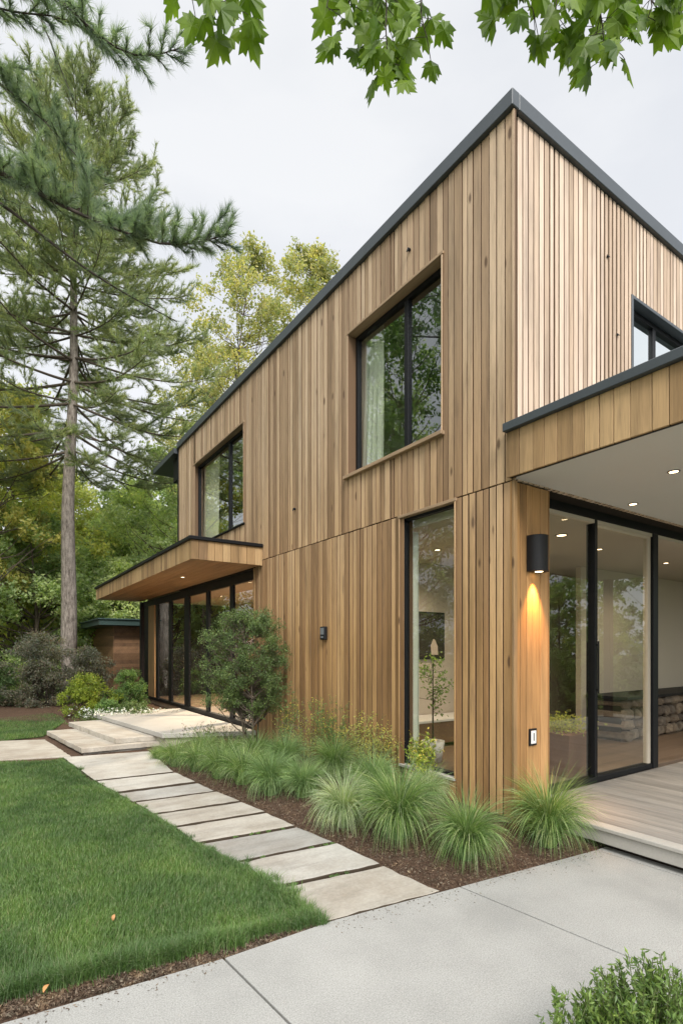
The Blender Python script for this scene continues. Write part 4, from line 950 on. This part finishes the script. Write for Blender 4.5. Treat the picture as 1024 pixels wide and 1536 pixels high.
# ------------------------------------------------------------------ lawn
lawn_e = [P2(480,1380),P2(414,1336),P2(350,1298),P2(288,1264),P2(228,1227),P2(168,1192),P2(126,1171),P2(92,1141),P2(0,1145),P2(-200,1155),(-8.6,4.4),(-8.6,-1.5)]
front = [P2(-60,1512),P2(0,1492),P2(60,1476),P2(130,1462),P2(180,1446),P2(250,1434),P2(300,1416),P2(355,1406),P2(400,1392),P2(450,1383)]
lawn1 = lawn_e+[(-7.0,-2.6)]+front
lawn2 = [P2(66,1104),P2(98,1082),P2(92,1076),P2(45,1064),P2(0,1057),P2(-300,1050),P2(-400,1110),P2(0,1112)]
mb = MB()
for pl in (lawn1, lawn2):
    xs = [p[0] for p in pl]; ys = [p[1] for p in pl]
    X,Y = np.meshgrid(np.arange(min(xs),max(xs),.05),np.arange(min(ys),max(ys),.05),indexing='ij'); n=Y.shape[1]
    ins = inpoly(np.stack([X.ravel()+.025,Y.ravel()+.025],1),pl).reshape(X.shape)
    i,j = np.nonzero(ins[:-1,:-1]); f = np.stack([i*n+j,(i+1)*n+j,(i+1)*n+j+1,i*n+j+1],1)
    Z = GZ-.012+.004*np.sin(X*5+Y*3)+.003*np.sin(X*13-Y*11); mb.add(np.stack([X,Y,Z],-1).reshape(-1,3), f)
tag(mb.build('lawn_soil', M['soil'], None, True), kind='structure')
rg = np.random.default_rng(99)
def scatter(pl, n, power, near=2.2, outer=False):
    xs = [p[0] for p in pl]; ys = [p[1] for p in pl]; out = []; got = 0
    while got < n:
        q = np.stack([rg.uniform(min(xs),max(xs),200000),rg.uniform(min(ys),max(ys),200000)],1); q = q[inpoly(q,pl)]
        d = q-CAM[:2]; D = d@FW[:2]; X = d@RT[:2]; ok = (D>1.2)&(abs(X)<D*.70+.7); ok = ~ok if outer else ok; q = q[ok]; D = D[ok]
        q = q[rg.random(len(q)) < (near/np.maximum(D,near))**power]; out.append(q); got += len(q)
    return np.concatenate(out)[:n]
def blades(mb, Q, h0, h1, wd, z0, lean=.5):
    n = len(Q); d = np.hypot(Q[:,0]-CAM[0],Q[:,1]-CAM[1])[:,None]; h_ = rg.uniform(h0,h1,(n,1)); a = rg.uniform(0,2*np.pi,n)
    patch = .5+.5*np.sin(Q[:,0]*2.1+1.3*np.sin(Q[:,1]*1.7))*np.sin(Q[:,1]*2.6+1.1*np.sin(Q[:,0]*2.3)); h_ *= (.62+.7*patch)[:,None]
    dr = np.stack([np.cos(a),np.sin(a)],1)*rg.uniform(.1,lean,(n,1))+.07*np.stack([np.sin(Q[:,1]*3),np.cos(Q[:,0]*3)],1)
    sd_ = np.stack([np.sin(a+rg.normal(0,.6,n)),-np.cos(a),np.zeros(n)],1)*wd*(.8+.14*d)*.5; b = np.concatenate([Q,np.full((n,1),z0)],1)
    m_ = b+np.concatenate([dr*h_*.45,h_*.6],1); t_ = b+np.concatenate([dr*h_*1.3,h_*(1-.25*(dr**2).sum(1,keepdims=True))],1)
    V = np.stack([b-sd_,b+sd_,m_+sd_*.8,m_-sd_*.8,t_],1).reshape(-1,3); k = np.arange(n)[:,None]*5
    mb.add(V, k+np.array([[0,1,2,3]]), k+np.array([[3,2,4]]))
mb = MB(); Q = scatter(lawn1, 300000, 1.15); blades(mb, Q, .022, .066, .0026, GZ-.008)
Q = scatter(lawn1, 150000, 0, outer=True); blades(mb, Q, .028, .066, .0034, GZ-.008)
Q = scatter(lawn2, 40000, .3); blades(mb, Q, .03,.06,.003, GZ-.008)
# longer fringe along the edges
E = []; pl = lawn_e[:8]
for i in range(len(pl)-1):
    a = np.array(pl[i]); b = np.array(pl[i+1]); n = int(np.linalg.norm(b-a)*2600); q = rg.uniform(0,1,(n,1)); E.append(a+(b-a)*q+rg.normal(0,.022,(n,2))+np.array([-.02,.01]))
fr = [lawn_e[0]]+front[::-1]
for i in range(len(fr)-1):
    a = np.array(fr[i]); b = np.array(fr[i+1]); n = int(np.linalg.norm(b-a)*3200); q = rg.uniform(0,1,(n,1)); E.append(a+(b-a)*q+rg.normal(0,.030,(n,2))+.02*np.sin(q*17))
for (seq, nt_) in ((pl, 170), (fr, 240)):
    seg = [np.linalg.norm(np.array(seq[i+1])-np.array(seq[i])) for i in range(len(seq)-1)]
    for k in range(nt_):
        i = rg.choice(len(seg), p=np.array(seg)/sum(seg)); a = np.array(seq[i]); b = np.array(seq[i+1]); c_ = a+(b-a)*rg.random()+rg.normal(0,.035,2)
        E.append(c_+rg.normal(0,rg.uniform(.008,.022),(int(rg.uniform(25,90)),2)))
blades(mb, np.concatenate(E), .030,.092,.0026, GZ-.02, .9)
tag(mb.build('lawn_grass', M['lawn']), 'thick green mown lawn grass left of the slab path', 'lawn', kind='stuff')
# mulch chips
bed = [tuple(PR0+(PV1-PV0)*.01),P2(576,1299),P2(506,1265),P2(446,1240),P2(363,1203),P2(298,1174),P2(262,1157),P2(226,1128),(-1.5,5.6),(0,5.5),(0,0),(.5,-.1),P2(905,1268)]
strip = [P2(-80,1545),P2(335,1436),P2(500,1380),P2(489,1372),P2(330,1418),P2(-90,1505)]
far_b = [P2(100,1085),P2(45,1066),P2(0,1058),P2(-60,1054),P2(-60,1040),P2(230,1050),P2(150,1075)]
mb = MB()
for pl, n_ in ((bed,42000),(strip,12000),(far_b,5000)):
    q = scatter(pl, n_, .8); n = len(q); z = gz(q[:,0],q[:,1])+rg.uniform(.0,.016,n)
    leaves(mb, np.column_stack([q,z]), .019, rg, .36, up=1.6, jitter=.6)
for (pa,pb,n_,sg) in ((PV0,PV1,420,.10),(PR0,PR1,260,.05),(L1,np.array(P2(20,1529)),160,.06)):
    u = rg.random((n_,1)); q = np.array(pa)+(np.array(pb)-np.array(pa))*u+np.abs(rg.normal(0,sg,(n_,1)))*np.array([[-.5,-.85]] if pa is not PR0 else [[-.8,-.3]]); leaves(mb, np.column_stack([q,np.full(n_,GZ+.004)]), .012, rg, .4, up=4, jitter=.6)
tag(mb.build('mulch', M['chip']), 'brown bark mulch chips covering the planting beds', 'mulch', kind='stuff')
# moss in the joints
mb = MB()
for a,b in (((505,1264),(372,1290)),((575,1298),(433,1328)),((446,1239.5),(330,1259))):
    for k in range(5):
        u = rg.uniform(0,1); p = np.array(P2(a[0]+(b[0]-a[0])*u, a[1]+(b[1]-a[1])*u)); C = np.column_stack([p+rg.normal(0,.012,(60,2)), GZ-.008+rg.uniform(0,.012,60)]); leaves(mb, C, .012, rg, .5)
tag(mb.build('moss', M['leaf_shrub']), 'patches of green moss in the joints of the path slabs', 'moss', kind='stuff')
# fallen leaves
def fallen(px, py, z, lab, L=.055, up_=0, rz=0):
    p = gp(px,py,z); n=9; V=[]; 
    for i in range(n):
        u=i/(n-1); w_=.26*L*math.sin(math.pi*min(1,u*1.02))**.8+.0006; zc=.012*math.sin(u*3.1)
        V += [(-w_,L*(u-.5),zc+.006),(0,L*(u-.5),zc),(w_,L*(u-.5),zc+.006)]
    f=[(3*i+k,3*i+k+1,3*i+k+4,3*i+k+3) for i in range(n-1) for k in (0,1)]
    o = MB().add(V,f).build('fallen_leaf', M['orange_leaf'], None, True, at=tuple(p)); o.rotation_euler = (up_,0,rz); o.modifiers.new('s','SOLIDIFY').thickness=.0008
    tag(o, lab, 'fallen leaf', 'fallen autumn leaves')
fallen(171,1377,GZ+.045,'small orange leaf lying on the lawn', .04, .9, -.5); fallen(70,1484,GZ+.03,'tan leaf on the mulch strip beside the pavement', .042, .5, -.9)

# ------------------------------------------------------------------ maple twigs overhead
half = [(0,0),(.08,-.03),(.34,-.17),(.31,.0),(.58,.06),(.47,.19),(.72,.40),(.50,.42),(.43,.54),(.25,.44),(.31,.72),(.17,.70),(0,1.02)]
out = half+[(-x,y) for x,y in half[-2:0:-1]]
LV = np.array([(x*.62,y*.9,0) for x,y in out]+[(0,.30,0)]); nL = len(out)
LV[:,2] = -.22*np.abs(LV[:,0])-.10*LV[:,1]**2+.03*np.sin(LV[:,1]*9)
LF = np.array([(i,(i+1)%nL,nL) for i in range(nL)])
mp_ = thing('maple_tree', CAM*np.array([1,1,0])+RT*2.3-FW*2.2+np.array([0,0,-.4]), 'maple whose leafy twigs hang into the top of the picture', 'maple tree')
m0 = np.array(mp_.location); rg = np.random.default_rng(31); wb = MB(); lv = MB(); tr = MB()
zz = np.linspace(0,6.5,14); tr.tube(np.stack([.05*np.sin(zz),.05*np.cos(zz),zz],1), .17*(1-.6*zz/6.5), 12)
def mleaf(p, tipdir, nrm, s, pet):
    d = tipdir/np.linalg.norm(tipdir); nn_ = nrm-(nrm@d)*d; nn_ /= np.linalg.norm(nn_); sx = np.cross(d,nn_)
    cur = LV.copy(); cur[:,2] *= rg.uniform(.5,2.8); V = p+s*(cur[:,0:1]*sx+cur[:,1:2]*d+cur[:,2:3]*nn_); lv.add(V, LF)
    wb.tube([pet,(pet+p)/2+np.array([0,0,.004]),p], .0017, 4, False)
def twig(pts, n, s, D):
    P = np.array([pD(x,D+dd,py=y) for x,y,dd in pts])-m0; t_ = np.linspace(0,1,len(P)); q = np.linspace(0,1,14); Q = np.stack([np.interp(q,t_,P[:,c]) for c in range(3)],1); Q[1:-1] += rg.normal(0,.004,(12,3))
    wb.tube(Q, np.linspace(.007,.0022,14), 5, False)
    for k in range(n):
        u = rg.uniform(.15,1) if k else 1.0; b = np.array([np.interp(u,q,Q[:,c]) for c in range(3)]); a = rg.uniform(0,6.28)
        side_ = RT*math.cos(a)*.085+FW*math.sin(a)*.075; p = b+side_*rg.uniform(.4,1.1)+np.array([0,0,-rg.uniform(.0,.05)])
        tip = np.array([0,0,-1.0])+RT*(math.cos(a)*.55+rg.normal(0,.25))+FW*rg.normal(0,.25); nr = -FW*rg.uniform(.4,1)+RT*rg.normal(0,.6)+np.array([0,0,.35])
        mleaf(p, tip, nr, s*rg.uniform(.8,1.35), b)
top = np.array([0,0,5.6])
hubs = [(330,-330,2.7),(575,-330,2.5),(800,-330,2.6),(960,-330,2.6)]
for (x,y,D) in hubs:
    b = pD(x,D,py=y)-m0; wb.tube(curve_pts(top,b,.04,rg,10), np.linspace(.05,.010,10), 7, False)
TW = [([(330,-330,0),(300,-60,0),(285,-12,0)],5,.13,2.2),([(330,-330,0),(335,-40,0),(345,22,0)],8,.13,2.2),([(330,-330,0),(360,-60,0),(352,10,0)],6,.12,2.25),([(330,-330,0),(262,-70,0),(262,-22,0)],4,.12,2.2),
 ([(575,-330,0),(575,-60,0),(583,122,0)],26,.125,2.45),([(575,-330,0),(530,-60,0),(515,45,0)],15,.125,2.5),([(575,-330,0),(620,-60,0),(640,55,0)],13,.125,2.45),([(575,-330,0),(500,-60,0),(490,10,0)],6,.12,2.45),([(575,-330,0),(560,-60,0),(558,70,0)],12,.12,2.6),([(575,-330,0),(590,-60,0),(608,40,0)],10,.12,2.6),
 ([(800,-330,0),(745,-90,0),(735,-28,0)],7,.13,2.4),([(800,-330,0),(790,-60,0),(800,20,0)],14,.13,2.4),([(800,-330,0),(840,-60,0),(832,30,0)],14,.13,2.45),([(960,-330,0),(900,-60,0),(905,90,0)],20,.13,2.4),([(960,-330,0),(935,-60,0),(928,78,0)],16,.13,2.45),([(960,-330,0),(985,-60,0),(972,25,0)],14,.13,2.4),([(960,-330,0),(1020,-60,0),(1010,0,0)],10,.13,2.4),([(800,-330,0),(865,-60,0),(872,40,0)],14,.13,2.5),([(800,-330,0),(768,-60,0),(765,-10,0)],10,.13,2.5),([(960,-330,0),(1000,-60,0),(1030,10,0)],10,.13,2.5)]
for pts,n,s,D in TW: twig(pts,int(n*1.35),s,D)
tr.build('trunk', M['bark'], mp_, True); wb.build('twigs', M['bark_dark'], mp_, True); lv.build('leaves', M['leaf_maple'], mp_)

# ------------------------------------------------------------------ foreground shrub
def sprig_shrub(loc, w_, h_, n, lab, seed, L=.03, skew=None):
    rg = np.random.default_rng(seed); t_ = thing('shrub', loc, lab, 'shrub', 'shrubs in the foreground corner'); st, lf = MB(), MB()
    for k in range(n):
        r = w_*math.sqrt(rg.random()); a = rg.uniform(0,6.28); hh = h_*(1-.45*(r/w_)**2)*rg.uniform(.72,1.06); b = np.array([r*math.cos(a),r*math.sin(a),hh]); a0_ = b*np.array([.25,.25,.0])+np.array([0,0,.03])
        P = curve_pts(a0_,b,.04,rg,6); st.tube(P,np.linspace(.004,.0015,6),4,False); m_ = 46; q = rg.uniform(.3,1,m_)**.8; A = np.stack([np.interp(q,np.linspace(0,1,6),P[:,c]) for c in range(3)],1)
        dr = unit(P[-1]-P[-3]); az = rg.uniform(0,6.28,m_); s_ = np.stack([np.cos(az),np.sin(az),np.zeros(m_)],1); d = unit(dr*.9+s_*.75); leaves(lf, A+d*L*.5, L, rg, .30, up=.2, dirs=d*3)
    st.build('stems', M['stem'], t_); lf.build('leaves', M['leaf_fore'], t_)
sprig_shrub(tuple(pD(985,1.95,-.34)), .30, .585, 260, 'bushy narrow leaved shrub in the bottom right corner', 501)
sprig_shrub(tuple(pD(855,1.98,-.34)), .13, .50, 34, 'thin sprigs of a narrow leaved shrub left of the bushy one', 502)

# ------------------------------------------------------------------ outbuilding
t_ = thing('outbuilding', (-.35,16.2,-.4), 'low timber outbuilding with dark green flat roof behind the house', 'outbuilding')
mb = MB(); z_ = 0; 
while z_ < 2.6:
    mb.cbox(0,.02,0,7,z_,z_+.118,.003); mb.cbox(.021,5,-.0,.02,z_,z_+.118,.003); z_ += .12
mb.build('wall', M['shed_wood'], t_); MB().box(.021,5,.021,7,0,2.6).build('wall_core', M['dark_backing'], t_)
MB().cbox(-.55,5.3,-.55,7.3,2.62,2.80,.01).build('roof', M['green_metal'], t_)
MB().cbox(-.60,5.35,-.60,7.35,2.801,2.85,.01).build('coping', M['green_metal'], t_)

# ------------------------------------------------------------------ things inside
def potted(loc, lab, kind, seed):
    rg = np.random.default_rng(seed); t_ = thing('potted_plant', loc, lab, 'potted plant')
    if kind == 'box':
        MB().add([(-.20,-.20,0),(.20,-.20,0),(.20,.20,0),(-.20,.20,0),(-.27,-.27,.52),(.27,-.27,.52),(.27,.27,.52),(-.27,.27,.52)],[(0,3,2,1),(4,5,6,7),(0,1,5,4),(1,2,6,5),(2,3,7,6),(3,0,4,7)]).build('pot', M['terracotta'], t_)
        lf = MB(); leaves(lf, rg.normal(0,1,(900,3))*np.array([.15,.15,.06])+np.array([0,0,.60]), .04, rg); lf.build('leaves', M['leaf_olive'], t_)
    else:
        MB().lathe([(.0001,0),(.12,0),(.16,.28),(.14,.28),(.13,.24),(.0001,.24)]).build('pot', M['white_plastic'], t_, True)
        st, lf = MB(), MB(); st.tube([(0,0,.2),(.01,.01,.6),(0,0,1.35)],[.014,.011,.006],6)
        for k in range(26):
            b = np.array([0,0,rg.uniform(.65,1.3)]); c = b+np.array([*rg.normal(0,.14,2),rg.uniform(-.02,.18)]); st.tube([b,c],.003,3,False); leaves(lf, c+rg.normal(0,.055,(16,3)), .05, rg)
        st.build('stem', M['bark_dark'], t_); lf.build('leaves', M['leaf_dark'], t_)
p = pD(843,6.6); potted((p[0],p[1],-.13), 'square terracotta planter with grassy plant inside the porch doors', 'box', 3)
p = pD(649,7.3); potted((p[0],p[1],-.13), 'slender indoor tree in a pot behind the tall window', 'tree', 4)
t_ = thing('bowl', (.75,7.6,-.064), 'wide stone bowl on the hall floor behind the entrance glazing', 'bowl')
MB().lathe([(.0001,0),(.16,.0),(.20,.03),(.40,.22),(.46,.40),(.43,.41),(.37,.24),(.0001,.12)],n=32).build('basin', M['terrace'], t_, True)
